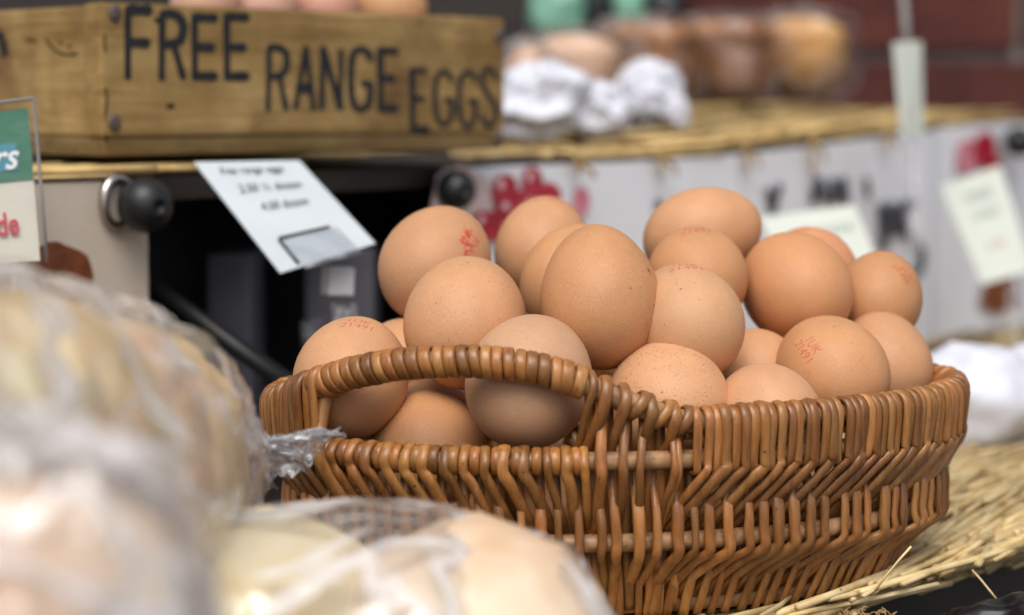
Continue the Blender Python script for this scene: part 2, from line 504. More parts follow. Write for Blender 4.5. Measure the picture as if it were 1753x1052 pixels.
M['bread_pink'] = noise_mat('pink_iced_bread', [(0.60, 0.36, 0.20, 1), (0.74, 0.60, 0.44, 1), (0.79, 0.71, 0.60, 1)], nscale=15, detail=3, rough=0.7)
M['loaf_brown'] = noise_mat('brown_crust', [(0.17, 0.062, 0.016, 1), (0.32, 0.13, 0.038, 1), (0.42, 0.2, 0.07, 1)], nscale=16, rough=0.6)
M['loaf_gold'] = noise_mat('golden_crust', [(0.36, 0.15, 0.03, 1), (0.60, 0.31, 0.08, 1), (0.72, 0.48, 0.2, 1)], nscale=14, rough=0.6)
M['loaf_pink'] = noise_mat('pale_crust', [(0.45, 0.2, 0.1, 1), (0.6, 0.36, 0.22, 1), (0.66, 0.5, 0.36, 1)], nscale=14, rough=0.6)
M['white_bag'] = noise_mat('white_paper', [(0.58, 0.60, 0.68, 1), (0.66, 0.68, 0.75, 1)], nscale=20, rough=0.5)
M['mint'] = noise_mat('mint_plastic', [(0.15, 0.36, 0.26, 1), (0.22, 0.44, 0.33, 1)], nscale=12, rough=0.5)
M['black_bag'] = plain('black_polythene', (0.008, 0.008, 0.010, 1), 0.22, 0.6)
M['brick'] = noise_mat('dark_red_brick', [(0.046, 0.008, 0.006, 1), (0.075, 0.014, 0.009, 1), (0.10, 0.024, 0.015, 1)], nscale=22, rough=0.85, bump=0.5, rnd=0.12)
M['mortar'] = noise_mat('grey_mortar', [(0.24, 0.21, 0.19, 1), (0.36, 0.32, 0.29, 1)], nscale=40, rough=0.9)
M['paving'] = noise_mat('grey_paving', [(0.13, 0.125, 0.12, 1), (0.22, 0.21, 0.2, 1)], nscale=3, rough=0.85)
M['tray'] = noise_mat('grey_pulp', [(0.2, 0.19, 0.18, 1), (0.28, 0.27, 0.26, 1)], nscale=60, rough=0.9)

# ------------------------------------------------------------------ ground, table, wall
GZ = -0.86
tag(mesh_obj('ground', [(-30, -30, GZ), (30, -30, GZ), (30, 30, GZ), (-30, 30, GZ)], [(0, 1, 2, 3)], M['paving'], smooth=False),
    'grey paving under the market stall', kind='structure')

E0 = Vector((0.0835, 0.749)); ED = Vector((0.7071, 0.7071))      # front edge line of the straw covered table
def edge_y(x): return E0.y + (x - E0.x)
table = empty('market_table', (0, 1.0, GZ))
tag(table, 'dark wooden stall table covered with straw that carries the basket', 'table')
def poly_slab(name, pts, z0, z1, mat, parent):
    bm = bmesh.new()
    f = bm.faces.new([bm.verts.new((x, y, z1)) for x, y in pts])
    r = bmesh.ops.extrude_face_region(bm, geom=[f])
    bmesh.ops.translate(bm, vec=(0, 0, z0 - z1), verts=[g for g in r['geom'] if isinstance(g, bmesh.types.BMVert)])
    bmesh.ops.recalc_face_normals(bm, faces=bm.faces)
    o = bm_obj(name, bm, mat, parent)
    o.matrix_parent_inverse = Matrix.Translation(parent.location).inverted()
    return o
poly_slab('table_top', [(-0.55, 0.22), (0.02, 0.22), (0.02, edge_y(0.02) + 0.012), (0.62, edge_y(0.62) + 0.012), (0.9, 1.9), (-0.55, 1.9)], -0.035, -0.012, M['table'], table)
for lx, ly in ((-0.5, 0.3), (-0.06, 0.3), (0.5, 1.35), (-0.5, 1.82), (0.82, 1.84)):
    o = box('leg', (lx - 0.025, ly - 0.025, GZ + 0.001), (lx + 0.025, ly + 0.025, -0.0355), M['table'], table)
    o.matrix_parent_inverse = Matrix.Translation(table.location).inverted()

# brick wall far behind, built brick by brick
WY = 2.25
wall = empty('brick_wall', (0.4, WY, GZ))
tag(wall, 'dark red brick wall with a grey mortar joint behind the bread shelf', 'wall')
def child_world(o, parent):
    o.matrix_parent_inverse = Matrix.Translation(parent.location).inverted()
    return o
child_world(box('mortar', (-1.6, WY + 0.004, GZ + 0.001), (2.4, WY + 0.12, 1.9), M['mortar'], wall), wall)
bz = (P(1600, 95, 2.25)).z           # height of the mortar joint seen in the photo
pitch = 0.079
bm = box_bm((0.215, 0.05, 0.066), 0.004, 2)
bmesh.ops.translate(bm, vec=(0, 0.02, 0), verts=bm.verts)
brick_me = bpy.data.meshes.new('brick'); bm.to_mesh(brick_me); bm.free(); brick_me.materials.append(M['brick'])
rows = [bz + pitch * (i + 0.5) for i in range(-4, 5)]
bx0 = P(1555, 140, 2.25).x
for ri, z in enumerate(rows):
    for k in range(-3, 4):
        o = bpy.data.objects.new('brick', brick_me)
        o.location = (bx0 + 0.113 + (k + (0.5 if ri % 2 == 0 else 0.0)) * 0.226 + random.uniform(-.002, .002), WY - 0.008 + random.uniform(-.003, .003), z)
        o.rotation_euler = (0, random.uniform(-.006, .006), random.uniform(-.01, .01))
        link(o, wall); child_world(o, wall)

# ------------------------------------------------------------------ basket
BC = Vector((0.043, 0.82)); BPHI = math.radians(14.6); BA, BB = 0.134, 0.082
Z1, Z2, Z3, Z4 = CZ - 0.1105, CZ - 0.1235, 0.0265, 0.001
def oval(th, sc=1.0):
    u, v = BA * sc * math.cos(th), BB * sc * math.sin(th)
    c, s = math.cos(BPHI), math.sin(BPHI)
    return Vector((BC.x + u * c - v * s, BC.y + u * s + v * c))
def onorm(th):
    u, v = BB * math.cos(th), BA * math.sin(th)
    c, s = math.cos(BPHI), math.sin(BPHI)
    return Vector((u * c - v * s, u * s + v * c, 0)).normalized()
NT = 1440
_acc = [0.0]
for i in range(NT):
    _acc.append(_acc[-1] + (oval(2 * math.pi * (i + 1) / NT) - oval(2 * math.pi * i / NT)).length)
PER = _acc[-1]
def th_of(s):
    s %= PER
    lo, hi = 0, NT
    while hi - lo > 1:
        m_ = (lo + hi) // 2
        if _acc[m_] <= s: lo = m_
        else: hi = m_
    return 2 * math.pi * (lo + (s - _acc[lo]) / (_acc[hi] - _acc[lo])) / NT
def interp(tab, x):
    if x <= tab[0][0]: return tab[0][1]
    for (x0, y0), (x1, y1) in zip(tab, tab[1:]):
        if x <= x1:
            return y0 + (y1 - y0) * (x - x0) / (x1 - x0)
    return tab[-1][1]
def front(th):
    o = oval(th)
    return onorm(th).dot(Vector((-o.x, -o.y, 0)).normalized()) > 0.0
def pxof(th, z=Z1):
    o = oval(th)
    return proj(Vector((o.x, o.y, z)))[0]
# centre line of the raised front of the rim, read as (pixel column, pixel row)
ARCH = [(440, 704), (470, 694), (505, 676), (540, 659), (600, 638), (670, 624), (740, 618), (820, 617), (900, 626), (960, 641), (1000, 656), (1040, 674), (1100, 698), (1150, 716), (1185, 727)]
def h1(th):
    o = oval(th)
    z = Z1
    if front(th):
        px = pxof(th)
        if px < 1185:
            py = interp(ARCH, px)
            d = proj(Vector((o.x, o.y, CZ - 0.1)))[2]
            zz = P(px, py, d).z
            z = max(Z1, zz)
    return Vector((o.x, o.y, z))
_h1 = [h1(2 * math.pi * i / 360) for i in range(360)]
# smooth the height round the rim
_z = [p.z for p in _h1]
for _ in range(3):
    _z = [(_z[i - 1] + 2 * _z[i] + _z[(i + 1) % 360]) / 4 for i in range(360)]
def H1(th):
    k = (th / (2 * math.pi) * 360) % 360
    i = int(k); f = k - i
    z = _z[i % 360] * (1 - f) + _z[(i + 1) % 360] * f
    o = oval(th)
    return Vector((o.x, o.y, z))
def H2(th): o = oval(th, 0.995); return Vector((o.x, o.y, Z2))
def H3(th): o = oval(th, 0.94); return Vector((o.x, o.y, Z3))
def H4(th): o = oval(th, 0.80); return Vector((o.x, o.y, Z4))

basket = empty('wicker_basket', (BC.x, BC.y, 0))
tag(basket, 'oval brown willow basket with wrapped handle heaped with brown eggs', 'basket')
BOFF = Vector((BC.x, BC.y, 0))
def bpart(name, path, ra, rb, sides, nref, mat, closed=False, taper=None, boxy=1.0):
    V, Fc = tube_data([p - BOFF for p in path], ra, rb, sides, nref, closed, True, taper, boxy)
    return mesh_obj(name, V, Fc, mat, basket)
ths = [2 * math.pi * i / 180 for i in range(180)]
bpart('rim_hoop', [H1(t) for t in ths], 0.0040, 0.0040, 10, None, M['hoop'], True)
bpart('lower_hoop', [H2(t) for t in ths], 0.0034, 0.0034, 10, None, M['hoop'], True)
bpart('middle_hoop', [H3(t) for t in ths], 0.0034, 0.0034, 10, None, M['hoop'], True)
bpart('base_hoop', [H4(t) for t in ths], 0.0028, 0.0028, 8, None, M['hoop'], True)
bo = [oval(t, 0.80) for t in ths]
mesh_obj('base', [Vector((o.x, o.y, 0.004)) - BOFF for o in bo] + [Vector((o.x, o.y, 0.008)) - BOFF for o in bo],
         [tuple(range(180))[::-1], tuple(range(180, 360))] + [(i, (i + 1) % 180, (i + 1) % 180 + 180, i + 180) for i in range(180)], M['willow'], basket, smooth=False)

NS = 98
DS = PER / NS
Z = Vector((0, 0, 1))
def slant(px, fr):
    if not fr: return -1.0
    return max(-1.0, min(0.45, (1010 - px) / 240.0))
rb_ = random.Random(11)
def mk(name, pts, dirs, w, t_, n=4, boxy=0.8):
    m_ = len(pts)
    pts = [p + Vector((rb_.uniform(-1, 1), rb_.uniform(-1, 1), rb_.uniform(-1, 1))) * (0.00045 if 2 < i < m_ - 1 else 0.0002) for i, p in enumerate(pts)]
    ph = rb_.uniform(0, 6.28); kn_ = rb_.uniform(0.2, 0.95)
    nn = (m_ - 1) * n + 1
    tp = [1 + 0.06 * math.sin(ph + i * 0.55) + 0.14 * math.exp(-((i / nn - kn_) * nn / 1.3) ** 2) - 0.12 * i / nn for i in range(nn)]
    bpart(name, catmull(pts, n), w, t_, 8, catmull(dirs, n), M['willow'], boxy=boxy, taper=tp)
    return
    bpart(name, catmull(pts, n), w, t_, 8, catmull(dirs, n), M['willow'], boxy=boxy)
def s_of(th):
    k = (th / (2 * math.pi) * NT) % NT
    i = int(k)
    return _acc[i] + (_acc[i + 1] - _acc[i]) * (k - i)
FRONT = [2 * math.pi * i / 7200 for i in range(7200)]
FRONT = sorted([t for t in FRONT if front(t)], key=pxof)
FRPX = [pxof(t) for t in FRONT]
def th_px(px):
    k = min(range(len(FRPX)), key=lambda i: abs(FRPX[i] - px))
    return FRONT[k]
for i in range(NS):
    s0 = i * DS
    sA = s0 + rb_.uniform(-.10, .10) * DS
    th = th_of(sA)
    fr = front(th); px = pxof(th)
    sl = slant(px, fr)
    def T(k): return th_of(sA + sl * k * DS)
    arch = fr and 556 < px < 1008
    trans = fr and 1008 <= px < 1180
    w = rb_.uniform(0.0016, 0.0024); t_ = w * 0.5
    n0 = onorm(th); A, B_ = H1(th), H2(th)
    pts, dirs = [], []
    def add(p, d): pts.append(p); dirs.append(d)
    if not trans:
        # --- rods that lie outside on the rim and go inside at the middle hoop
        if arch:
            add(B_ - n0 * 0.0044 - Z * 0.003, -n0); add(B_ - n0 * 0.0042 + Z * 0.002, (-n0 + Z * .4)); add(B_ + Z * 0.0045, Z); add(B_ + n0 * 0.0044 + Z * 0.0008, n0)
            add(B_ + n0 * 0.0044 - Z * 0.0035, n0)
        else:
            add(A - n0 * 0.0050 - Z * 0.006, -n0); add(A - n0 * 0.0052, -n0); add(A + Z * 0.0052, Z); add(A + n0 * 0.0051 + Z * 0.0016, n0)
            if (A.z - B_.z) > 0.02: add(A.lerp(B_, 0.55) + n0 * 0.0050, n0)
            add(B_ + n0 * 0.0050, n0)
            add(B_ + n0 * 0.0050 - Z * 0.0032, n0)
        for k, fz, off in ((0.55, 0.26, 0.0046), (1.75, 0.60, 0.0012), (2.4, 0.82, -0.003)):
            q = T(k); add(H2(q).lerp(H3(q), fz) + onorm(q) * off, onorm(q))
        q = T(2.7); add(H3(q) - onorm(q) * 0.0053, onorm(q))
        q = T(3.1); add(H3(q).lerp(H4(q), 0.5) + onorm(q) * 0.002, onorm(q))
        q = T(3.5); add(H4(q) + onorm(q) * 0.0045 - Z * 0.003, onorm(q))
        mk('willow_rod', pts, dirs, w, t_ * 1.25)
    # --- short loops between them
    thl = th_of(s0 + (0.5 + rb_.uniform(-.08, .08)) * DS)
    pxl = pxof(thl); frl = front(thl)
    n1 = onorm(thl); A, B_ = H1(thl), H2(thl)
    wl_ = rb_.uniform(0.0017, 0.0021)
    if frl and 556 < pxl < 1004:
        ring, nr = [], []
        for a in range(0, 340, 20):
            r_ = math.radians(a - 150)
            dv = n1 * math.sin(r_) + Z * math.cos(r_)
            ring.append(B_ + dv * 0.0043); nr.append(dv)
        bpart('loop', ring, wl_, wl_ * 0.5, 8, nr, M['willow'], boxy=0.75)
    elif not (frl and 1004 <= pxl < 1180):
        pts = [A - n1 * 0.0050 - Z * 0.007, A - n1 * 0.0051, A + Z * 0.0051, A + n1 * 0.0050 + Z * 0.001, B_ + n1 * 0.0047 + Z * 0.001, B_ + n1 * 0.0033 - Z * 0.0042, B_ - n1 * 0.002 - Z * 0.0050]
        dirs = [-n1, -n1, Z.copy(), n1, n1, n1 - Z, -Z]
        mk('loop', pts, dirs, wl_, wl_ * 0.5, 4, 0.75)
    # --- rods that lie outside on the middle hoop
    sb = s0 + (0.5 + rb_.uniform(-.22, .22)) * DS
    thb = th_of(sb)
    def TB(k): return th_of(sb + sl * k * DS)
    wb = rb_.uniform(0.0015, 0.0024)
    n1 = onorm(thb); B_, C_ = H2(thb), H3(thb)
    pts = [B_ - n1 * 0.0052 + Z * 0.002, B_.lerp(C_, 0.30) - n1 * 0.0030, B_.lerp(C_, 0.62) + n1 * 0.0026, C_ + n1 * 0.0052 + Z * 0.002, C_ + n1 * 0.0053 - Z * 0.0035]
    dirs = [n1] * 5
    for k, fz, off in ((0.7, 0.32, 0.0042), (1.8, 0.66, 0.0012)):
        q = TB(k); pts.append(H3(q).lerp(H4(q), fz) + onorm(q) * off); dirs.append(onorm(q))
    q = TB(2.4); pts.append(H4(q) - onorm(q) * 0.004 - Z * 0.002); dirs.append(onorm(q))
    mk('willow_rod', pts, dirs, wb, wb * 0.72)

# where the rim climbs into the handle: single wraps with tails, and rods standing over the bare lower hoop
for px, tail, ww in ((1012, 26, 0.0015), (1036, 34, 0.0024), (1066, 22, 0.0021), (1090, 0, 0.0022), (1112, 16, 0.0021), (1131, 0, 0.0019), (1150, 12, 0.0022), (1168, 0, 0.0021)):
    th = th_px(px); n0 = onorm(th); A = H1(th)
    if tail:
        q = th_px(px - tail); B_ = H2(q)
        pts = [A - n0 * 0.0048 - Z * 0.004, A - n0 * 0.0052, A + Z * 0.0052, A + n0 * 0.0052 + Z * 0.0008, A.lerp(B_, 0.30) + n0 * 0.0042, A.lerp(B_, 0.62) + n0 * 0.001, B_ - n0 * 0.0046, B_ - n0 * 0.0050 - Z * 0.010]
        dirs = [-n0, -n0, Z.copy(), n0, n0, n0, n0, n0]
        mk('willow_rod', pts, dirs, ww, ww * 0.55)
    else:
        tg = (H1(th + 0.01) - H1(th - 0.01)).normalized(); up = tg.cross(n0).normalized()
        up = -up if up.z < 0 else up
        ring = [A + (n0 * math.cos(a) + up * math.sin(a)) * 0.0049 + tg * 0.0016 * math.sin(a) for a in [2 * math.pi * k / 18 for k in range(18)]]
        nr = [n0 * math.cos(a) + up * math.sin(a) for a in [2 * math.pi * k / 18 for k in range(18)]]
        bpart('loop', ring, ww, 0.0011, 8, nr, M['willow'], True, None, 0.75)
for px, dx0, dx1, ww in ((1026, 8, -10, 0.0021), (1062, 12, -4, 0.0018), (1093, 12, 4, 0.0016), (1148, 4, -18, 0.0015), (1156, 4, -14, 0.0013)):
    th = th_px(px); n0 = onorm(th); B_ = H2(th); A = H1(th_px(px + dx0)); C_ = H3(th_px(px + dx1))
    pts = [A - n0 * 0.004 - Z * 0.002, A.lerp(B_, 0.45) + n0 * 0.001, B_ + n0 * 0.0050 + Z * 0.001, B_ + n0 * 0.0050 - Z * 0.005, B_.lerp(C_, 0.45) + n0 * 0.0025, B_.lerp(C_, 0.75) - n0 * 0.002, C_ - n0 * 0.0050, C_.lerp(H4(th_px(px + dx1)), 0.6) + n0 * 0.002, H4(th_px(px + dx1)) + n0 * 0.004 - Z * 0.003]
    mk('willow_rod', pts, [n0] * len(pts), ww, ww * 0.8)
for px in (1014, 1045, 1078, 1118, 1136, 1170):
    th = th_px(px); n0 = onorm(th); B_ = H2(th); C_ = H3(th); D_ = H4(th)
    pts = [H1(th) - n0 * 0.0052 - Z * 0.002, B_ - n0 * 0.0050 + Z * 0.002, B_.lerp(C_, .4) - n0 * 0.003, C_ - n0 * 0.0045, C_.lerp(D_, .5) + n0 * 0.002, D_ + n0 * 0.003]
    mk('willow_rod', pts, [n0] * 6, 0.0021, 0.0016)

# wrapped front handle: separate windings of split willow
hp = [t for t in FRONT if 548 <= pxof(t) <= 1010]
length = 0; last = H1(hp[0]); nextat = 0.0
rw = random.Random(5)
for th in hp:
    p = H1(th)
    length += (p - last).length; last = p
    if length >= nextat:
        step = rw.uniform(0.0037, 0.0045)
        nextat = length + step
        tg = (H1(th + 0.01) - H1(th - 0.01)).normalized()
        if tg.x < 0: tg = -tg
        n0 = onorm(th); up = tg.cross(n0).normalized()
        if up.z < 0: up = -up
        ring, nr = [], []
        lean = rw.uniform(-0.0012, -0.0006)
        jr = rw.uniform(-0.0001, 0.00015)
        for a in range(20):
            r_ = 2 * math.pi * a / 20
            dv = n0 * math.cos(r_) + up * math.sin(r_)
            ring.append(p + dv * (0.0051 + jr) + tg * lean * math.sin(r_)); nr.append(dv)
        bpart('handle_winding', ring, step * 0.5, 0.00095, 10, nr, M['willow'], True, None, 0.62)
# stout stake where the handle meets the side
thk = th_px(556); n0 = onorm(thk)
bpart('stake', catmull([H1(thk) - Z * 0.003 - n0 * 0.001, H1(thk).lerp(H2(thk), .6) + n0 * 0.003, H2(th_px(562)) + n0 * 0.006, H2(th_px(575)).lerp(H3(th_px(578)), 0.5) + n0 * 0.003, H3(th_px(592)) - n0 * 0.003], 5), 0.0032, 0.0028, 8, n0, M['willow'])

# ------------------------------------------------------------------ eggs
def egg_mesh(k, name):
    V, Fc = [], []
    nu, nv = 40, 26
    V.append((0, 0, -1))
    for j in range(1, nv):
        a = -math.pi / 2 + math.pi * j / nv
        t = math.sin(a); r = math.cos(a) * (1 - k * t - 0.03 * t * t)
        for i in range(nu):
            V.append((r * math.cos(2 * math.pi * i / nu), r * math.sin(2 * math.pi * i / nu), t))
    V.append((0, 0, 1))
    for i in range(nu): Fc.append((0, 1 + (i + 1) % nu, 1 + i))
    for j in range(nv - 2):
        for i in range(nu):
            a, b = 1 + j * nu + i, 1 + j * nu + (i + 1) % nu
            Fc.append((a, b, b + nu, a + nu))
    top = len(V) - 1; o = 1 + (nv - 2) * nu
    for i in range(nu): Fc.append((o + i, o + (i + 1) % nu, top))
    me = bpy.data.meshes.new(name)
    me.from_pydata(V, [], Fc); me.update()
    me.polygons.foreach_set('use_smooth', [True] * len(me.polygons))
    me.materials.append(M['egg'])
    return me
EM = [egg_mesh(k, 'egg') for k in (0.07, 0.11, 0.15)]
EGGS = {}
def egg(key, px, py, d, w, lapp, ang, label, shape=1, col=(0.56, 0.285, 0.125), speck=0.35, away=1, group='brown eggs heaped in the basket'):
    """w = short diameter, lapp = apparent long diameter (photo pixels), ang = long axis in the picture (degrees), pointed end first"""
    b = w * d / F / 2
    a = b * 1.27
    la = lapp * d / F / 2
    q = max(0.0, min(1.0, (la * la - b * b) / (a * a - b * b)))
    tilt = math.acos(math.sqrt(q))
    r = math.radians(ang)
    inpl = RT * math.cos(r) + UP * math.sin(r)
    ax = (inpl * math.cos(tilt) + FW * (away * math.sin(tilt))).normalized()
    o = bpy.data.objects.new('egg', EM[shape])
    o.rotation_mode = 'QUATERNION'
    o.rotation_quaternion = ax.to_track_quat('Z', 'Y') @ Matrix.Rotation(random.uniform(0, 6.28), 4, 'Z').to_quaternion()
    o.scale = (b, b, a)
    o.location = P(px, py, d)
    cv = random.uniform(0.86, 1.02)
    o.color = (col[0] * cv, col[1] * cv * 0.975, col[2] * cv * 1.02, speck)
    link(o)
    tag(o, label, 'egg', group)
    EGGS[key] = o
    return o
T1, T2, T3, T4 = (0.575, 0.31, 0.15), (0.60, 0.34, 0.18), (0.53, 0.27, 0.118), (0.60, 0.325, 0.16)
egg('A', 748, 449, 0.865, 188, 212, 62, 'tan egg with a smeared bright red mark beside the price card clip', 1, T1, 0.2)
egg('B', 930, 424, 0.90, 164, 190, 80, 'brown egg touched with red on top, behind the tallest egg by the cranberry print', 1, T1, 0.1)
egg('C', 985, 478, 0.850, 184, 206, 70, 'brown egg almost hidden behind the upright dirt-flecked egg', 1, T3, 0.1)
egg('D', 1027, 506, 0.800, 205, 252, 95, 'large upright brown egg with dark dirt flecks down one side', 1, T3, 0.35)
egg('F', 797, 548, 0.802, 210, 230, 80, 'brown egg with fine grey mottling above the wrapped handle', 0, T1, 0.55)
egg('G', 603, 642, 0.792, 196, 214, 75, 'brown egg stamped with a two-line red code by the handle end', 1, T1, 0.15)
egg('H', 733, 772, 0.797, 204, 214, 100, 'brown egg lying low in the opening under the wrapped handle', 0, T3, 0.1)
egg('I', 907, 650, 0.770, 216, 236, 68, 'pale beige matt egg crossed by the wrapped handle', 0, (0.53, 0.315, 0.175), 0.25)
egg('V', 692, 636, 0.850, 178, 194, 90, 'egg showing a sliver between the stamped egg and the mottled egg', 1, T4, 0.1)
egg('W', 735, 738, 0.822, 176, 190, 90, 'egg glimpsed under the handle above the low-lying egg', 1, T4, 0.1)
egg('J', 1143, 688, 0.788, 211, 224, 105, 'pinkish brown egg covered with fine dark speckles beside the handle', 1, T4, 1.0)
egg('K', 1312, 714, 0.785, 186, 196, 110, 'pinkish egg with a thin red scratch resting against the front rim', 1, (0.61, 0.335, 0.17), 0.5)
egg('L', 1173, 549, 0.806, 196, 208, 108, 'pale tan egg with a red mark on its crown beside the upright egg', 1, (0.58, 0.33, 0.165), 0.35)
egg('M', 1192, 472, 0.858, 172, 176, 100, 'brown egg marked red on top, squeezed beneath the egg lying on its side', 1, T3, 0.1)
egg('N', 1203, 402, 0.905, 164, 214, 18, 'brown egg lying on its side on top of the heap', 0, T1, 0.1)
egg('O', 1361, 491, 0.870, 186, 202, 120, 'big plain brown egg without any mark, high in the heap', 0, (0.54, 0.265, 0.115), 0.1)
egg('P', 1386, 462, 0.925, 150, 160, 130, 'reddish egg peeping over the big plain egg', 1, (0.58, 0.27, 0.13), 0.1)
egg('Q', 1505, 507, 0.885, 148, 168, 70, 'small brown egg with a red smudge on its shoulder against the white banner', 1, T3, 0.2)
egg('R', 1421, 636, 0.822, 192, 204, 115, 'brown egg with a sideways red code stamp above the rim', 1, T3, 0.35)
egg('S', 1512, 622, 0.862, 164, 188, 95, 'plain brown egg behind the sideways-stamped egg at the rounded basket end', 1, T1, 0.15)
egg('T', 1293, 640, 0.842, 158, 162, 90, 'pinkish egg seen in the gap beneath the big plain egg', 1, T4, 0.1)

# lower layer: filler eggs added so light doesn't leak between the rods
rl = random.Random(3)
def in_basket(u, v, z):
    c, s = math.cos(BPHI), math.sin(BPHI)
    return Vector((BC.x + u * c - v * s, BC.y + u * s + v * c, z))
for ii, (u, v) in enumerate(((-0.078, -0.012), (-0.030, -0.036), (0.022, -0.036), (0.072, -0.014), (-0.03, 0.016), (0.022, 0.016))):
    o = bpy.data.objects.new('egg', EM[1])
    o.rotation_mode = 'QUATERNION'
    o.rotation_quaternion = Vector((rl.uniform(-.3, .3), rl.uniform(-1, 1), 0.1)).to_track_quat('Z', 'Y')
    o.scale = (0.0205, 0.0205, 0.025)
    o.location = in_basket(u, v, 0.0295)
    o.color = (*T3, 0.2)
    link(o)
    tag(o, 'filler egg added in the bottom layer to block light between the willow rods', 'egg', 'eggs of the bottom layer')

# stamps and dirt on shells
def egg_bvh(o):
    bpy.context.view_layer.update()
    mw = o.matrix_world
    return BVHTree.FromPolygons([mw @ v.co for v in o.data.vertices], [tuple(p.vertices) for p in o.data.polygons])
def text_mesh(s, size=1.0, shear=0.0, bold=0.0, align='CENTER'):
    cu = bpy.data.curves.new('text', 'FONT')
    cu.body = s; cu.size = size; cu.shear = shear; cu.offset = bold
    cu.align_x = align; cu.align_y = 'CENTER'; cu.resolution_u = 3
    cu.space_line = 0.85
    ob = bpy.data.objects.new('text', cu)
    COL.objects.link(ob)
    dg = bpy.context.evaluated_depsgraph_get(); dg.update()
    me = ob.evaluated_get(dg).to_mesh()
    V = [v.co.copy() for v in me.vertices]; Fc = [tuple(p.vertices) for p in me.polygons]
    bpy.data.objects.remove(ob); bpy.data.curves.remove(cu)
    return V, Fc
def on_egg(key, px, py, V, Fc, rot, mat, name, lift=0.00012):
    o = EGGS[key]; bv = egg_bvh(o)
    hit, n, _, _ = bv.ray_cast(C0, ray(px, py))
    if hit is None:
        hit, n, _, _ = bv.find_nearest(P(px, py, (o.location - C0).dot(FW)))
    if n.dot(hit - o.location) < 0: n = -n
    ux = RT - n * RT.dot(n); ux.normalize(); uy = n.cross(ux)
    c, s = math.cos(rot), math.sin(rot)
    out = []
    for v in V:
        p = hit + ux * (v.x * c - v.y * s) + uy * (v.x * s + v.y * c)
        h, hn, _, _ = bv.ray_cast(p + n * 0.02, -n)
        if h is None: h, hn, _, _ = bv.find_nearest(p)
        if hn.dot(n) < 0: hn = -hn
        out.append(h + hn * lift)
    bpy.context.view_layer.update()
    inv = o.matrix_world.inverted()
    return mesh_obj(name, [inv @ p for p in out], Fc, mat, o, smooth=False)
STV, STF = text_mesh('1UK\n21491', 0.0052, 0.1)
for key, px, py, rot, sc in (('G', 613, 553, -0.05, 1.0), ('R', 1382, 595, -1.25, 1.0), ('A', 806, 412, 1.2, 1.15), ('L', 1173, 455, 0.1, 1.1), ('M', 1190, 392, 0.1, 1.0), ('Q', 1548, 468, -1.0, 0.85), ('B', 940, 338, 0.0, 1.0), ('P', 1372, 391, 0.3, 1.0)):
    on_egg(key, px, py, [v * sc for v in STV], STF, rot, M['red_ink'], 'red_stamp')
def blot(n, spread, size, rnd, aspect=1.0):
    V, Fc = [], []
    for _ in range(n):
        cx, cy = rnd.gauss(0, spread), rnd.gauss(0, spread * aspect)
        r = size * rnd.uniform(0.4, 1.3)
        o = len(V); m_ = 7
        for k in range(m_):
            a = 2 * math.pi * k / m_
            V.append(Vector((cx + r * rnd.uniform(.6, 1.2) * math.cos(a), cy + r * rnd.uniform(.5, 1.2) * math.sin(a), 0)))
        Fc.append(tuple(range(o, o + m_)))
    return V, Fc
rd = random.Random(21)
V, Fc = blot(26, 0.0017, 0.0011, rd, 1.5); on_egg('A', 801, 416, V, Fc, 0.2, M['red_ink'], 'red_smear', 0.0002)
V, Fc = blot(7, 0.0008, 0.0007, rd, 1.5); on_egg('A', 806, 400, V, Fc, 0.2, M['red_ink'], 'red_smear', 0.0002)
V, Fc = blot(10, 0.0012, 0.0005, rd, 2.0); on_egg('Q', 1547, 467, V, Fc, 0.5, M['red_ink'], 'red_smear', 0.0002)
V, Fc = blot(8, 0.0011, 0.0004, rd, 0.3); on_egg('K', 1257, 626, V, Fc, 0.9, M['red_ink'], 'red_scratch', 0.0002)
for px, py, n, sp, sz, rot, asp in ((1092, 408, 9, 0.0018, 0.00028, -0.9, 0.25), (1086, 398, 4, 0.0012, 0.00022, -0.8, 0.3), (1112, 466, 8, 0.0009, 0.0004, -0.5, 0.4), (1079, 493, 1, 0, 0.0004, 0, 1), (1097, 494, 1, 0, 0.00028, 0, 1), (1121, 523, 2, 0.0003, 0.0004, 0, 1), (1107, 545, 2, 0.001, 0.0002, 0, 1)):
    V, Fc = blot(n, sp, sz, rd, asp); on_egg('D', px, py, V, Fc, rot, M['dirt'], 'dirt_fleck', 0.0002)
for key, px, py in (('F', 840, 474), ('F', 800, 450), ('R', 1428, 558), ('L', 1162, 494)):
    V, Fc = blot(2, 0.0004, 0.0003, rd); on_egg(key, px, py, V, Fc, 0.3, M['dirt'], 'dirt_fleck', 0.0002)

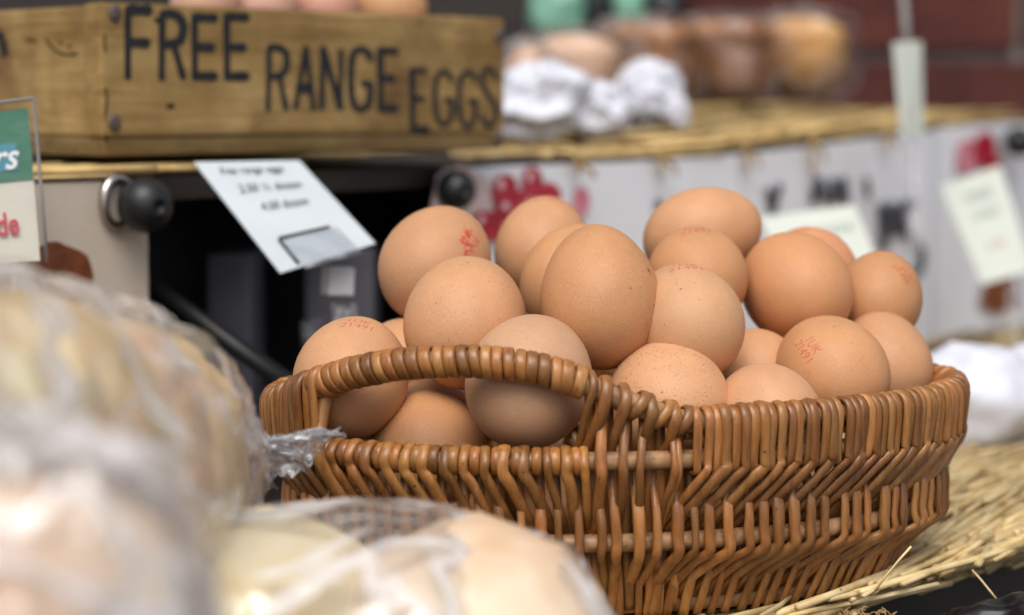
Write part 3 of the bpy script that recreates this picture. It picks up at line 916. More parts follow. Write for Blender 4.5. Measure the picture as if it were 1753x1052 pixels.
# ------------------------------------------------------------------ straw mats
def straw_data(p, q, r, rnd, sides=5, sag=0.002):
    d = q - p
    pts = [p.lerp(q, t) + Vector((rnd.uniform(-1, 1), rnd.uniform(-1, 1), 0)) * sag * (1 if 0 < t < 1 else 0) for t in (0, 0.33, 0.67, 1)]
    return tube_data(pts, r, r * rnd.uniform(0.75, 1.0), sides, Vector((0, 0, 1)))
mat_e = empty('straw_mat', (0.2, 0.95, -0.012))
tag(mat_e, 'loose pale straw spread on the table under the basket', 'straw mat')
SD = Vector((0.56, 0.83)).normalized()
SN = Vector((SD.y, -SD.x))
rs = random.Random(17)
stalks = []
for i in range(3600):
    # start point somewhere back from the front edge, running along the stalk direction
    x = rs.uniform(0.05, 0.30) if rs.random() < 0.5 else rs.uniform(-0.02, 0.55)
    back = -0.008 + abs(rs.gauss(0, 0.025)) if rs.random() < 0.45 else rs.uniform(0, 0.75)
    if rs.random() < 0.5: back *= 0.5
    a0 = Vector((x, edge_y(x) + back))
    ang = rs.gauss(0, 0.09)
    dv = Vector((SD.x * math.cos(ang) - SD.y * math.sin(ang), SD.x * math.sin(ang) + SD.y * math.cos(ang)))
    ln = rs.uniform(0.07, 0.24)
    r = rs.uniform(0.0008, 0.0018)
    layer = rs.random()
    z = -0.0115 + r + layer * 0.0135
    zz = z + rs.uniform(-0.0015, 0.0035)
    p = Vector((a0.x, a0.y, z)); q = Vector((a0.x + dv.x * ln, a0.y + dv.y * ln, max(zz, -0.0115 + r)))
    if edge_y(p.x) - p.y > 0.012 or edge_y(q.x) - q.y > 0.02: continue
    # stay clear of the basket foot
    def inside(pt):
        c, s = math.cos(BPHI), math.sin(BPHI)
        u = (pt.x - BC.x) * c + (pt.y - BC.y) * s; v = -(pt.x - BC.x) * s + (pt.y - BC.y) * c
        return (u / (BA * .85)) ** 2 + (v / (BB * .85)) ** 2 < 1
    if any(inside(p.lerp(q, k / 8)) for k in range(9)):
        z0 = min(p.z, -0.006); p.z = z0; q.z = min(q.z, -0.005)
    if q.y > 1.86 or q.x > 0.75: continue
    px, py, dd = proj(p.lerp(q, 0.35))
    vis = 1250 < px < 1800 and 560 < py < 1090
    stalks.append((0 if vis else 1, -layer + dd, p, q, r))
stalks.sort(key=lambda t: (t[0], t[1]))
base_off = Vector((0.2, 0.95, -0.012))
rest = []
for k, (v_, d_, p, q, r) in enumerate(stalks):
    dat = straw_data(p - base_off, q - base_off, r, rs)
    if k < 195: mesh_obj('straw', dat[0], dat[1], M['straw'], mat_e)
    else: rest.append(dat)
V, Fc = merge(rest)
o = mesh_obj('straw_bedding', V, Fc, M['straw'], mat_e); o['kind'] = 'stuff'
# cut ends fringing the front edge
for k in range(100):
    px = rs.uniform(1270, 1800); py = 1052 - (px - 1275) * 0.262 + rs.gauss(9, 9)
    z = rs.uniform(-0.006, 0.003)
    p = Pz(px, py, z)
    ang = rs.gauss(0.02, 0.16)
    dv = Vector((SD.x * math.cos(ang) - SD.y * math.sin(ang), SD.x * math.sin(ang) + SD.y * math.cos(ang), 0))
    q = p + dv * rs.uniform(0.04, 0.12); q.z = rs.uniform(-0.002, 0.006)
    c_, s_ = math.cos(BPHI), math.sin(BPHI)
    hit = False
    for t in range(9):
        w_ = p.lerp(q, t / 8); u_ = (w_.x - BC.x) * c_ + (w_.y - BC.y) * s_; v_ = -(w_.x - BC.x) * s_ + (w_.y - BC.y) * c_
        if (u_ / (BA * .84)) ** 2 + (v_ / (BB * .84)) ** 2 < 1: hit = True
    if hit: q.z = p.z = -0.007
    V, Fc = straw_data(p - base_off, q - base_off, rs.uniform(0.0008, 0.0019), rs, 7, 0.001)
    mesh_obj('straw', V, Fc, M['straw'], mat_e)
# thin stray stems standing up from the edge
for (a, b, r) in (((1497, 1012), (1560, 935), 0.0005), ((1664, 975), (1708, 1028), 0.00055), ((1560, 900), (1565, 950), 0.0003), ((1440, 1008), (1420, 1018), 0.0006)):
    p = Pz(a[0], a[1], 0.004); dep = (p - C0).dot(FW)
    q = P(b[0], b[1], dep - 0.004)
    V, Fc = straw_data(p - base_off, q - base_off, r, rs, 5, 0.0004)
    mesh_obj('stray_straw', V, Fc, M['straw'], mat_e)
# frayed knot of twine on the mat edge
kn = Pz(1482, 1052, 0.002)
tw = []
for k in range(60):
    c = kn + Vector((rs.uniform(-.010, .010), rs.uniform(-.005, .005), rs.uniform(-.004, .001)))
    a0 = rs.uniform(0, 6.28); rr = rs.uniform(.0007, .0017)
    ax1 = Vector((rs.uniform(-1, 1), rs.uniform(-1, 1), rs.uniform(-.4, .4))).normalized(); ax2 = ax1.orthogonal().normalized()
    tw.append(tube_data([c + ax1 * rr * math.cos(a0 + t * .6) + ax2 * rr * math.sin(a0 + t * .6) for t in range(8)], 0.00022, 0.00022, 4))
V, Fc = merge(tw)
tag(mesh_obj('twine_knot', V, Fc, M['twine']), 'frayed brown twine knot on the straw edge', 'twine')

# black polythene below the table edge
def crumple(name, c, rx, ry, rz, mat, amp, freq, seed, parent=None, sub=5, power=2.0, flat=None):
    bm = bmesh.new()
    bmesh.ops.create_icosphere(bm, subdivisions=sub, radius=1.0)
    off = Vector((seed * 3.1, seed * 1.7, seed * 0.9))
    for v in bm.verts:
        u = v.co.normalized()
        n1 = noise.noise(u * freq + off); n2 = noise.noise(u * freq * 2.3 + off * 2); n3 = noise.noise(u * freq * 5 + off)
        rid = (0.5 - abs(n1)) * 1.0 + (0.5 - abs(n2)) * 0.45 + (0.5 - abs(n3)) * 0.18 - 0.6
        k = 1 + amp * rid
        if power != 2.0:
            g = (abs(u.x) ** power + abs(u.y) ** power + abs(u.z) ** power) ** (-1 / power)
            u = u * g
        v.co = Vector((u.x * rx * k, u.y * ry * k, u.z * rz * k)) + c
        if flat is not None and v.co.z < flat: v.co.z = flat + (v.co.z - flat) * 0.02
    return bm_obj(name, bm, mat, parent, True)
low = empty('lower_ledge', (0.35, 0.75, GZ))
tag(low, 'dark lower ledge in front of the straw edge', 'ledge')
o = box('board', (0.10, 0.60, -0.13), (0.60, edge_y(0.1) + 0.10, -0.115), M['table'], low); child_world(o, low)
for lx in (0.13, 0.57):
    o = box('leg', (lx - .015, 0.62, GZ + 0.001), (lx + .015, 0.65, -0.1305), M['table'], low); child_world(o, low)
c = P(1712, 1036, 0.80)
tag(crumple('polythene_bag', Vector((c.x + 0.01, c.y, -0.055)), 0.055, 0.032, 0.052, M['black_bag'], 0.22, 1.6, 4, flat=-0.1145), 'shiny black polythene bag below the straw edge', 'bag')

# white paper bag behind the basket
for i, (px, py, d, rx, rz, lab) in enumerate(((1668, 686, 1.13, 0.036, 0.032, 'white paper bag of bread lying on the straw behind the basket'), (1790, 690, 1.20, 0.036, 0.036, 'second white paper bag lying on the straw under the tilted price card'))):
    c = P(px, py, d)
    tag(crumple('paper_bag', c, rx, 0.035, rz, M['white_bag'], 0.25, 1.0, 8 + i, sub=4, flat=-0.002), lab, 'paper bag')

# ------------------------------------------------------------------ shelf behind, with straw mat and banners
S0 = Vector((-0.1685, 0.975)); SDIR = Vector((0.573, 0.775)).normalized(); SL = Vector((0.573, 0.775)).length
SB = Vector((-SDIR.y, SDIR.x))                       # towards the back of the shelf
def sm(t): t = max(0, min(1, t)); return t * t * (3 - 2 * t)
def shelf_z(s, q):
    return CZ - 0.0275 + 0.0180 * sm((s - 0.40) / 0.62) + 0.016 * sm(q / 0.4) * sm((s - 0.25) / 0.3)
def SP(s, q=0.0, dz=0.0):
    p = S0 + SDIR * (s * SL) + SB * q
    return Vector((p.x, p.y, shelf_z(s, q) + dz))
def s_at(px, q=0.0):
    lo, hi = -0.5, 1.3
    for _ in range(40):
        m_ = (lo + hi) / 2
        if proj(SP(m_, q))[0] < px: lo = m_
        else: hi = m_
    return (lo + hi) / 2
shelf = empty('display_shelf', (0.0, 1.3, GZ))
tag(shelf, 'raised stall shelf edged with straw that holds the egg box and loaves', 'shelf')
def grid_slab(name, s0, s1, q0, q1, dz0, dz1, mat, parent, ns=24, nq=6):
    V, Fc = [], []
    for lay in (dz0, dz1):
        for i in range(ns + 1):
            for j_ in range(nq + 1):
                V.append(SP(s0 + (s1 - s0) * i / ns, q0 + (q1 - q0) * j_ / nq, lay))
    K = (ns + 1) * (nq + 1)
    idx = lambda l, i, j_: l * K + i * (nq + 1) + j_
    for i in range(ns):
        for j_ in range(nq):
            Fc.append((idx(1, i, j_), idx(1, i + 1, j_), idx(1, i + 1, j_ + 1), idx(1, i, j_ + 1)))
            Fc.append((idx(0, i, j_ + 1), idx(0, i + 1, j_ + 1), idx(0, i + 1, j_), idx(0, i, j_)))
    for i in range(ns):
        Fc.append((idx(0, i, 0), idx(0, i + 1, 0), idx(1, i + 1, 0), idx(1, i, 0)))
        Fc.append((idx(1, i, nq), idx(1, i + 1, nq), idx(0, i + 1, nq), idx(0, i, nq)))
    for j_ in range(nq):
        Fc.append((idx(1, 0, j_), idx(1, 0, j_ + 1), idx(0, 0, j_ + 1), idx(0, 0, j_)))
        Fc.append((idx(0, ns, j_), idx(0, ns, j_ + 1), idx(1, ns, j_ + 1), idx(1, ns, j_)))
    o = mesh_obj(name, V, Fc, mat, parent, smooth=False)
    return child_world(o, parent)
grid_slab('board', -0.42, 1.02, 0.0, 0.42, -0.016, -0.005, M['table'], shelf)
for s, q in ((-0.38, 0.39), (0.3, 0.39), (0.98, 0.39), (0.99, 0.03)):
    p = SP(s, q); o = box('leg', (p.x - .012, p.y - .012, GZ + .001), (p.x + .012, p.y + .012, p.z - 0.0165), M['table'], shelf); child_world(o, shelf)
# straw of the shelf
rz_ = random.Random(23)
cand = []
for i in range(900):
    s = rz_.uniform(-0.42, 1.0)
    q = abs(rz_.gauss(0, 0.05)) - 0.006 if rz_.random() < 0.5 else rz_.uniform(0, 0.4)
    q = max(-0.006, q)
    ln = rz_.uniform(0.08, 0.2); a = rz_.gauss(0, 0.07)
    s2 = s + ln / SL * math.cos(a); q2 = max(-0.008, q + ln * math.sin(a))
    if s2 > 1.04 or q2 > 0.41: continue
    dz = -0.004 + rz_.random() * (0.0095 if s > 0.42 else 0.004)
    if -0.06 < s < 0.335 and q < 0.12 and s2 > -0.03: continue
    cand.append((q, SP(s, q, dz), SP(s2, q2, dz + rz_.uniform(-.001, .001)), rz_.uniform(0.001, 0.002)))
cand.sort(key=lambda t: t[0])
rest = []
for k, (q, a, b, r) in enumerate(cand):
    dat = straw_data(a, b, r, rz_, 5, 0.0015)
    if k < 200: child_world(mesh_obj('straw', dat[0], dat[1], M['straw_old'], shelf), shelf)
    else: rest.append(dat)
V, Fc = merge(rest)
o = child_world(mesh_obj('straw_bedding', V, Fc, M['straw_old'], shelf), shelf); o['kind'] = 'stuff'
# raffia ties hanging from the mat edge
for px, dy in ((952, 0.011), (1096, 0.016), (1244, 0.018), (1358, 0.026), (1486, 0.014)):
    s = s_at(px)
    a = SP(s, 0.02, 0.006); b = SP(s, -0.012, 0.004); c = SP(s + 0.004, -0.014, -dy)
    child_world(tube('raffia_tie', catmull([a, b, SP(s, -0.0145, -0.006), c], 4), 0.0022, M['twine'], shelf, 6, 0.0009, Vector((SB.x, SB.y, 0))), shelf)
    child_world(tube('raffia_tie', catmull([SP(s, -0.014, -0.004), SP(s + 0.012, -0.017, -0.010), SP(s + 0.018, -0.015, -0.012 - dy * .2)], 4), 0.0018, M['twine'], shelf, 6, 0.0009, Vector((SB.x, SB.y, 0))), shelf)

# banners on the shelf front
BNV = Vector((SB.x, SB.y, 0))                 # banner plane normal (pointing to the back)
def banner(name, px0, px1, top_dz, zbot, mat, label, wave=0.002, q=-0.007, seed=0):
    s0, s1 = s_at(px0), s_at(px1)
    nx, nz = 28, 12
    V, Fc = [], []
    for lay in (0, 1):
        for i in range(nx + 1):
            s = s0 + (s1 - s0) * i / nx
            zt = shelf_z(s, 0) + top_dz
            for j_ in range(nz + 1):
                f = j_ / nz
                w = wave * f * math.sin(s * 19 + seed) + wave * 0.6 * f * math.sin(s * 43 + 2 * seed + f)
                p = SP(s, q + w + (0.0008 if lay else 0))
                V.append(Vector((p.x, p.y, zt + (zbot - zt) * f)))
    K = (nx + 1) * (nz + 1); ix = lambda l, i, j_: l * K + i * (nz + 1) + j_
    for i in range(nx):
        for j_ in range(nz):
            Fc.append((ix(0, i, j_), ix(0, i, j_ + 1), ix(0, i + 1, j_ + 1), ix(0, i + 1, j_)))
            Fc.append((ix(1, i + 1, j_), ix(1, i + 1, j_ + 1), ix(1, i, j_ + 1), ix(1, i, j_)))
    o = mesh_obj(name, V, Fc, mat)
    tag(o, label, 'banner')
    return o
ban_c = banner('banner', -260, 233, -0.006, -0.02, M['cream_vinyl'], 'cream textured banner with a steel eyelet under the egg box shelf', 0.0008, seed=1)
ban_w = banner('banner', 742, 1588, -0.006, 0.0, M['white_vinyl'], 'white banner with cranberries and brushed grey letters hanging from the straw shelf', 0.0012, seed=2)
ban_r = banner('banner', 1582, 1990, -0.004, 0.0, M['white_vinyl'], 'white banner panel with red berries behind the tilted price card', 0.0015, q=-0.010, seed=3)
def BP(px, py, off=0.0022, q=-0.007):
    p0 = SP(0, q) - BNV * off
    return Pplane(px, py, p0, BNV)
def disc(name, px, py, rx, ry, rot, mat, parent, off, plane=BP, n=16, wob=0.0, seed=1):
    rr = random.Random(seed)
    c, s = math.cos(rot), math.sin(rot)
    V = []
    for k in range(n):
        a = 2 * math.pi * k / n; w = 1 + rr.uniform(-wob, wob)
        x, y = rx * w * math.cos(a), ry * w * math.sin(a)
        V.append(plane(px + x * c - y * s, py + x * s + y * c, off))
    return mesh_obj(name, V, [tuple(range(n))], mat, parent, smooth=False)
def brush(name, strokes, wpx, mat, parent, off, plane, taper=True):
    """strokes = list of pixel poly-lines painted on a plane as flat ribbons with round ends"""
    datas = []
    for si, st in enumerate(strokes):
        w = wpx
        wk = 1.34 if mat is M['paint'] else 1.0
        if isinstance(st[0], (int, float)): w, st = st[0] * wk, st[1:]
        pts = catmull([Vector((x, y, 0)) for x, y in st], 6 if len(st) > 2 else 4)
        V, Fc = [], []
        n = len(pts)
        for i, p in enumerate(pts):
            t = (pts[min(i + 1, n - 1)] - pts[max(i - 1, 0)]).normalized()
            nn = Vector((-t.y, t.x, 0))
            ww = w * 0.5 * (1 + 0.10 * math.sin(i * 1.7 + si))
            for sg in (-1, 1):
                a = p + nn * ww * sg
                V.append(plane(a.x, a.y, off + 0.00002 * si))
        for i in range(n - 1): Fc.append((2 * i, 2 * i + 1, 2 * i + 3, 2 * i + 2))
        for e, sg in ((0, -1), (n - 1, 1)):
            t = (pts[min(e + 1, n - 1)] - pts[max(e - 1, 0)]).normalized() * sg
            nn = Vector((-t.y, t.x, 0))
            o_ = len(V)
            for k in range(7):
                a = -math.pi / 2 + math.pi * k / 6
                q_ = pts[e] + (nn * math.sin(a) + t * math.cos(a) * 0.8) * w * 0.48
                V.append(plane(q_.x, q_.y, off + 0.00002 * si + 0.00001))
            Fc.append(tuple(range(o_, o_ + 7)))
        datas.append((V, Fc))
    V, Fc = merge(datas)
    return mesh_obj(name, V, Fc, mat, parent, smooth=False)
# cranberries printed on the banner
disc('printed_border', 790, 345, 55, 62, 0, M['pink_vinyl'], ban_w, 0.0014, wob=0.1)
for k, (px, py, rx, ry, rot) in enumerate(((864, 325, 22, 28, 0.2), (912, 312, 18, 28, 0), (940, 330, 22, 18, 0.3), (870, 362, 24, 22, 0), (828, 384, 20, 24, -0.3), (888, 342, 14, 18, 0.5), (846, 395, 16, 18, 0), (838, 372, 14, 12, 0))):
    disc('printed_cranberry', px, py, rx, ry, rot, M['print_red'], ban_w, 0.0022 + 0.0002 * k)
for k, (px, py, rx, ry) in enumerate(((858, 315, 6, 9), (908, 302, 5, 9), (866, 352, 7, 7), (824, 376, 5, 8))):
    disc('printed_glint', px, py, rx, ry, 0.2, M['print_glint'], ban_w, 0.0042)
disc('printed_cranberry', 996, 345, 14, 26, 0, M['print_pink'], ban_w, 0.0022)
LW = 12
for w_, st_ in ((LW, [[(1128, 345), (1136, 372)]]), (LW, [[(1316, 325), (1326, 362)], [(1336, 318), (1326, 350)]]),
        (LW, [[(1392, 345), (1402, 306)], [(1402, 306), (1416, 342)]]), (LW, [[(1428, 344), (1426, 308)], [(1426, 308), (1450, 345)], [(1450, 345), (1446, 306)]]),
        (15, [[(1514, 425), (1510, 352)], [(1510, 352), (1536, 400)], [(1536, 400), (1530, 350)]]),
        (15, [[(1568, 346), (1550, 352), (1545, 376), (1558, 400), (1577, 430), (1574, 462), (1552, 472)]]), (9, [[(1484, 306), (1488, 336)]])):
    brush('letter', st_, w_, M['grey_ink'], ban_w, 0.003, BP)
for k, (px, py, rx, ry) in enumerate(((1660, 262, 22, 24), (1686, 256, 20, 32), (1652, 284, 16, 12), (1700, 278, 14, 18))):
    disc('printed_berry', px, py, rx, ry, 0.1, M['print_red'] if k in (1, 3) else M['print_pink'], ban_r, 0.0050 + 0.0002 * k)
disc('printed_picture', 1712, 500, 34, 36, 0, M['print_crust'], ban_r, 0.006, wob=0.2)

# eyelet and crust picture on the cream banner
disc('printed_crust', 102, 466, 60, 50, 0.35, M['print_crust'], ban_c, 0.0018, n=26, wob=0.05)
ey = BP(199, 346, 0.001)
exv = Vector((SDIR.x, SDIR.y, 0))
ring = [ey - BNV * 0.001 + exv * 0.0085 * math.cos(a) + Z * 0.0108 * math.sin(a) for a in [2 * math.pi * k / 28 for k in range(28)]]
tube('eyelet', ring, 0.0022, M['steel'], ban_c, 8, closed=True)

# bungee balls
def ball(px, py, d, r, label, neck_to):
    c = P(px, py, d)
    e = empty('bungee_ball', c)
    tag(e, label, 'bungee ball', 'black bungee balls under the shelf')
    V, Fc = [], []
    ax = (neck_to - c).normalized()
    a1 = ax.orthogonal().normalized(); a2 = ax.cross(a1)
    prof = [(-1.0, 0.16), (-0.86, 0.24), (-0.97, 0.30)]
    prof = [(-0.80, 0.0), (-0.80, 0.17), (-0.965, 0.22)] + [(math.sin(t), math.cos(t)) for t in [math.radians(x) for x in range(-70, 61, 10)]] + [(0.98, 0.40), (1.3, 0.36), (1.6, 0.36), (1.6, 0.0)]
    n = 28
    for h, rr in prof:
        for k in range(n):
            a = 2 * math.pi * k / n
            V.append((ax * h + a1 * rr * math.cos(a) + a2 * rr * math.sin(a)) * r)
    for i in range(len(prof) - 1):
        for k in range(n):
            Fc.append((i * n + k, i * n + (k + 1) % n, (i + 1) * n + (k + 1) % n, (i + 1) * n + k))
    mesh_obj('ball', V, Fc, M['black_rubber'], e)
    cordp = [ax * r * 1.4, (neck_to - c) * 0.8, (neck_to - c) + Vector((0.0, 0.03, -0.002))]
    tube('cord', catmull(cordp, 5), 0.0022, M['black_rubber'], e, 8)
    return e
ball(249, 351, 0.948, 0.0125, 'black rubber bungee ball threaded through the steel eyelet', P(196, 345, 0.968))
ball(781, 325, 1.135, 0.0108, 'black rubber bungee ball beside the cranberry print', P(740, 320, 1.16))
c = P(1742, 240, 1.66)
ball(1745, 242, 1.70, 0.0125, 'black rubber bungee ball at the far corner of the shelf', P(1775, 235, 1.76))

# dark things under the shelf
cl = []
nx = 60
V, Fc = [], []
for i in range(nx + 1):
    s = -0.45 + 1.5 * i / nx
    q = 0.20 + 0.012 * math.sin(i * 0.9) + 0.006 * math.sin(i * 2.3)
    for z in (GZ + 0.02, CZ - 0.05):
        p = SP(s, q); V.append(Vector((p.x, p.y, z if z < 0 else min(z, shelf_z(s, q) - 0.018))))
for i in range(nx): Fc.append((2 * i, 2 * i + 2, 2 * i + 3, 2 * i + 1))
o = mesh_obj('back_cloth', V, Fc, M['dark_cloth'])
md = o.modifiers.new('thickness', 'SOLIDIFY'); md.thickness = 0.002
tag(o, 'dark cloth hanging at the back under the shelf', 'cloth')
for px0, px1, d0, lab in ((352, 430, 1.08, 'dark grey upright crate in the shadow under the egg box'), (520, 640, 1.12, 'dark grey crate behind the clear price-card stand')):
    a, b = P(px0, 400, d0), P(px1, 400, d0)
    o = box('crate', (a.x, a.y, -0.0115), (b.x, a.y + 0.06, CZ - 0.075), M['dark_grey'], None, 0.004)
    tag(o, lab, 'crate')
    if px0 == 352:
        # crate lip and slots
        pass
a, b = P(232, 470, 1.02), P(470, 640, 0.985)
b2 = a + (b - a) * 1.25
o = tube('support_bar', [a + (a - b) * 0.25, a.lerp(b, .5), b2], 0.0045, M['black_rubber'], None, 10)
tag(o, 'black diagonal support bar in the shadow under the shelf', 'bar')
for px0, px1, py, d in ((285, 335, 312, 1.10), (585, 700, 310, 1.16)):
    a, b = P(px0, py, d), P(px1, py - 2, d + 0.03)
    child_world(tube('rail', [a, a.lerp(b, .5), b], 0.0035, M['hoop'], shelf, 8), shelf)

# ------------------------------------------------------------------ egg box
BX = P(178, 268, 0.965)
BOXA = math.radians(45)
bz0 = BX.z
bh = P(178, 4, 0.965).z - bz0
ebox = empty('wooden_box', BX, BOXA)
tag(ebox, 'old wooden box painted FREE RANGE EGGS in black letters', 'box')
XL = Vector((math.cos(BOXA), math.sin(BOXA), 0)); YL = Vector((-math.sin(BOXA), math.cos(BOXA), 0))
# length from the pixel column of the far front edge
e_ = Pplane(864, 150, BX, YL)
LEN = (e_ - BX).dot(XL)
DEP = 0.24; TH = 0.0155; BT = 0.0085
bh_r = P(864, 33, (e_ - C0).dot(FW)).z - bz0
H_ = bh
def boxpart(name, lo, hi, mat, bev=0.0018, parent=None):
    return box(name, lo, hi, mat, parent or ebox, bev)
fb = boxpart('front_board', (0, 0, BT + 0.0004), (LEN, TH, H_), M['wood_x'], 0.0028)
boxpart('back_board', (0, DEP - TH, BT + 0.0004), (LEN, DEP, H_), M['wood_x'], 0.0028)
sb = boxpart('side_board', (0.003, TH + 0.0004, BT + 0.0004), (TH, DEP - TH - 0.0004, H_ - 0.001), M['wood_y'])
boxpart('side_board', (LEN - TH, TH + 0.0004, BT + 0.0004), (LEN - 0.003, DEP - TH - 0.0004, H_ - 0.001), M['wood_y'])
boxpart('base_board', (0.001, 0.001, 0), (LEN - 0.001, DEP - 0.001, BT), M['wood_base'])
boxpart('inner_tray', (TH + .001, TH + .001, H_ * 0.68), (LEN - TH - .001, DEP - TH - .001, H_ * 0.68 + 0.003), M['tray'], 0.0)
# blocks that carry the overhanging box level on the shelf
for bxl, byl in ((0.05, 0.10), (0.05, 0.2), (0.2, 0.16)):
    pass
def FP(px, py, off=0.0):
    p = Pplane(px, py, BX - YL * off, YL) - BX
    return Vector((p.dot(XL), p.dot(YL), p.z))
def SPL(px, py, off=0.0):
    p = Pplane(px, py, BX + XL * (0.003 - off), XL) - BX
    return Vector((p.dot(XL), p.dot(YL), p.z))
def add_letter(strokes, w):
    brush('painted_letter', strokes, w, M['paint'], ebox, 0.0003, FP)
E_ = lambda x0, x1, y0, y1, ym, tw: [[9, (x0, y0), (x0 + 1, y1)], [tw, (x0 + 2, y0 + 2), (x1, y0 + 3)], [tw, (x0 + 2, ym), (x1 - 5, ym + 1)], [tw, (x0 + 2, y1 - 3), (x1, y1 - 3)]]
add_letter([[9, (219, 15), (219, 132)], [14, (222, 16), (255, 17)], [13, (222, 72), (252, 73)]], 9)
add_letter([[9, (278, 24), (277, 134)], [12, (279, 24), (298, 24), (312, 36), (313, 56), (304, 72), (281, 76)], [9, (298, 78), (314, 132)]], 9)
add_letter(E_(333, 368, 27, 133, 80, 12), 9)
add_letter(E_(388, 422, 26, 133, 80, 12), 9)
add_letter([[7, (461, 82), (459, 187)], [9, (462, 81), (478, 81), (490, 92), (490, 116), (480, 128), (463, 130)], [7, (479, 130), (490, 186)]], 8)
add_letter([[7, (524, 80), (506, 184)], [7, (524, 80), (537, 186)], [15, (513, 150), (531, 150)]], 8)
add_letter([[8, (551, 184), (553, 82)], [9, (553, 82), (583, 184)], [7, (583, 184), (584, 86)]], 8)
add_letter([[9, (634, 100), (628, 88), (615, 84), (604, 96), (601, 130), (604, 172), (616, 187), (629, 180), (634, 162), (634, 143)], [9, (622, 143), (634, 143)]], 9)
add_letter(E_(651, 678, 84, 188, 133, 10), 9)
add_letter([[8, (706, 120), (707, 220)], [8, (708, 120), (728, 121)], [8, (708, 168), (724, 169)], [8, (708, 219), (732, 220)]], 8)
add_letter([[7, (773, 137), (768, 126), (757, 122), (748, 134), (745, 165), (749, 202), (760, 213), (770, 206), (774, 190), (774, 172)], [7, (764, 171), (774, 171)]], 8)
add_letter([[7, (814, 137), (809, 126), (799, 123), (789, 136), (786, 166), (790, 204), (801, 216), (810, 208), (814, 192), (814, 174)], [7, (805, 172), (814, 172)]], 8)
add_letter([[7, (849, 134), (845, 121), (836, 117), (827, 128), (828, 148), (838, 164), (849, 180), (849, 202), (840, 214), (830, 210), (826, 198)]], 8)
brush('painted_letter', [[10, (-6, 55), (2, 64), (8, 90)]], 9, M['paint'], ebox, 0.0003, SPL)
# cracks, holes and nails
brush('crack', [[3, (78, 66), (88, 80), (108, 92), (132, 92)], [3, (45, 68), (62, 70)], [5, (118, 78), (119, 80)], [5, (103, 72), (104, 73)]], 4, M['hole'], ebox, 0.0003, SPL)
for k, (px, py, rx, ry) in enumerate(((292, 181, 7, 4), (269, 34, 5, 4))):
    disc('nail_hole', px, py, rx, ry, 0, M['hole'], ebox, 0.0004, FP, 12, 0.15, k)
brush('crack', [[3, (181, 150), (183, 175), (180, 195)], [5, (182, 232), (183, 240)], [3, (179, 60), (181, 88)]], 3, M['hole'], ebox, 0.0003, FP)
for px, py in ((196, 22), (195, 210), (855, 62), (853, 236)):
    p = FP(px, py, 0.0)
    V, Fc = [], []
    n = 14
    for h, rr in ((0.0, 0.0036), (0.0008, 0.0034), (0.0013, 0.0022), (0.0014, 0.0)):
        for k in range(n):
            a = 2 * math.pi * k / n
            V.append(p + Vector((rr * 0.95 * math.cos(a), -h - 0.0001, rr * 1.15 * math.sin(a))))
    for i in range(3):
        for k in range(n): Fc.append((i * n + k, i * n + (k + 1) % n, (i + 1) * n + (k + 1) % n, (i + 1) * n + k))
    mesh_obj('nail', V, Fc, M['nail'], ebox)
# eggs in the box
for px, py, d, w, lab, col in ((668, 12, 1.130, 128, 'light brown egg showing above the wooden box between pinker eggs and the corner', (0.60, 0.33, 0.16)), (556, 10, 1.100, 118, 'pinkish egg beside the light brown egg in the wooden box', (0.58, 0.31, 0.22)), (452, 6, 1.070, 118, 'pale pink egg in the middle of the wooden box', (0.6, 0.36, 0.27)), (352, 2, 1.045, 118, 'egg barely showing over the lettering FREE', (0.6, 0.36, 0.25))):
    egg('box' + str(px), px, py, d, w, w * 1.04, 90, lab, 1, col, 0.1, 1, 'eggs in the wooden box')

# ------------------------------------------------------------------ price cards
def card(name, quad, thick, mat, label, cat='price card'):
    e = empty(name, (quad[0] + quad[1] + quad[2] + quad[3]) / 4)
    tag(e, label, cat)
    o = slab('card', quad, thick, mat, e); child_world(o, e)
    return e
def on_quad(quad, u, v, lift=0.0006):
    n = (quad[1] - quad[0]).cross(quad[3] - quad[0]).normalized()
    return quad[0].lerp(quad[1], u).lerp(quad[3].lerp(quad[2], u), v) + n * lift
def card_text(e, quad, s, u, v, h, mat, shear=0.25, wscale=1.0):
    V, Fc = text_mesh(s, 1.0, shear)
    W = (quad[1] - quad[0]).length; Hh = (quad[3] - quad[0]).length
    pts = [on_quad(quad, u + p.x * h * Hh / W * wscale, v + p.y * h) for p in V]
    o = mesh_obj('lettering', pts, Fc, mat, e, smooth=False); return child_world(o, e)
q1 = [P(480, 467, 0.925), P(643, 416, 0.955), P(512, 274, 0.992), P(332, 277, 0.972)]
c1 = card('price_card', q1, 0.0006, M['card'], 'white handwritten price card sloping under the wooden egg box')
card_text(c1, q1, 'free range eggs', 0.46, 0.90, 0.10, M['card_ink'], 0.35, 0.62)
card_text(c1, q1, '2.50 ½ dozen', 0.50, 0.72, 0.11, M['card_ink'], 0.35, 0.62)
card_text(c1, q1, '4.50 dozen', 0.50, 0.54, 0.105, M['card_ink'], 0.35, 0.62)
n1 = (q1[1] - q1[0]).cross(q1[3] - q1[0]).normalized()
def q1p(u, v, l=0.0008): return on_quad(q1, u, v, l)
child_world(tube('clip_edge', [q1p(0.20, 0.02), q1p(0.20, 0.24), q1p(0.21, 0.25), q1p(0.72, 0.25)], 0.0007, M['black_rubber'], c1, 6), c1)
o = slab('clip', [q1p(0.22, -0.04, 0.0016), q1p(0.80, -0.06, 0.0016), q1p(0.78, 0.23, 0.0016), q1p(0.22, 0.23, 0.0016)], 0.0006, M['clear'], c1); child_world(o, c1)
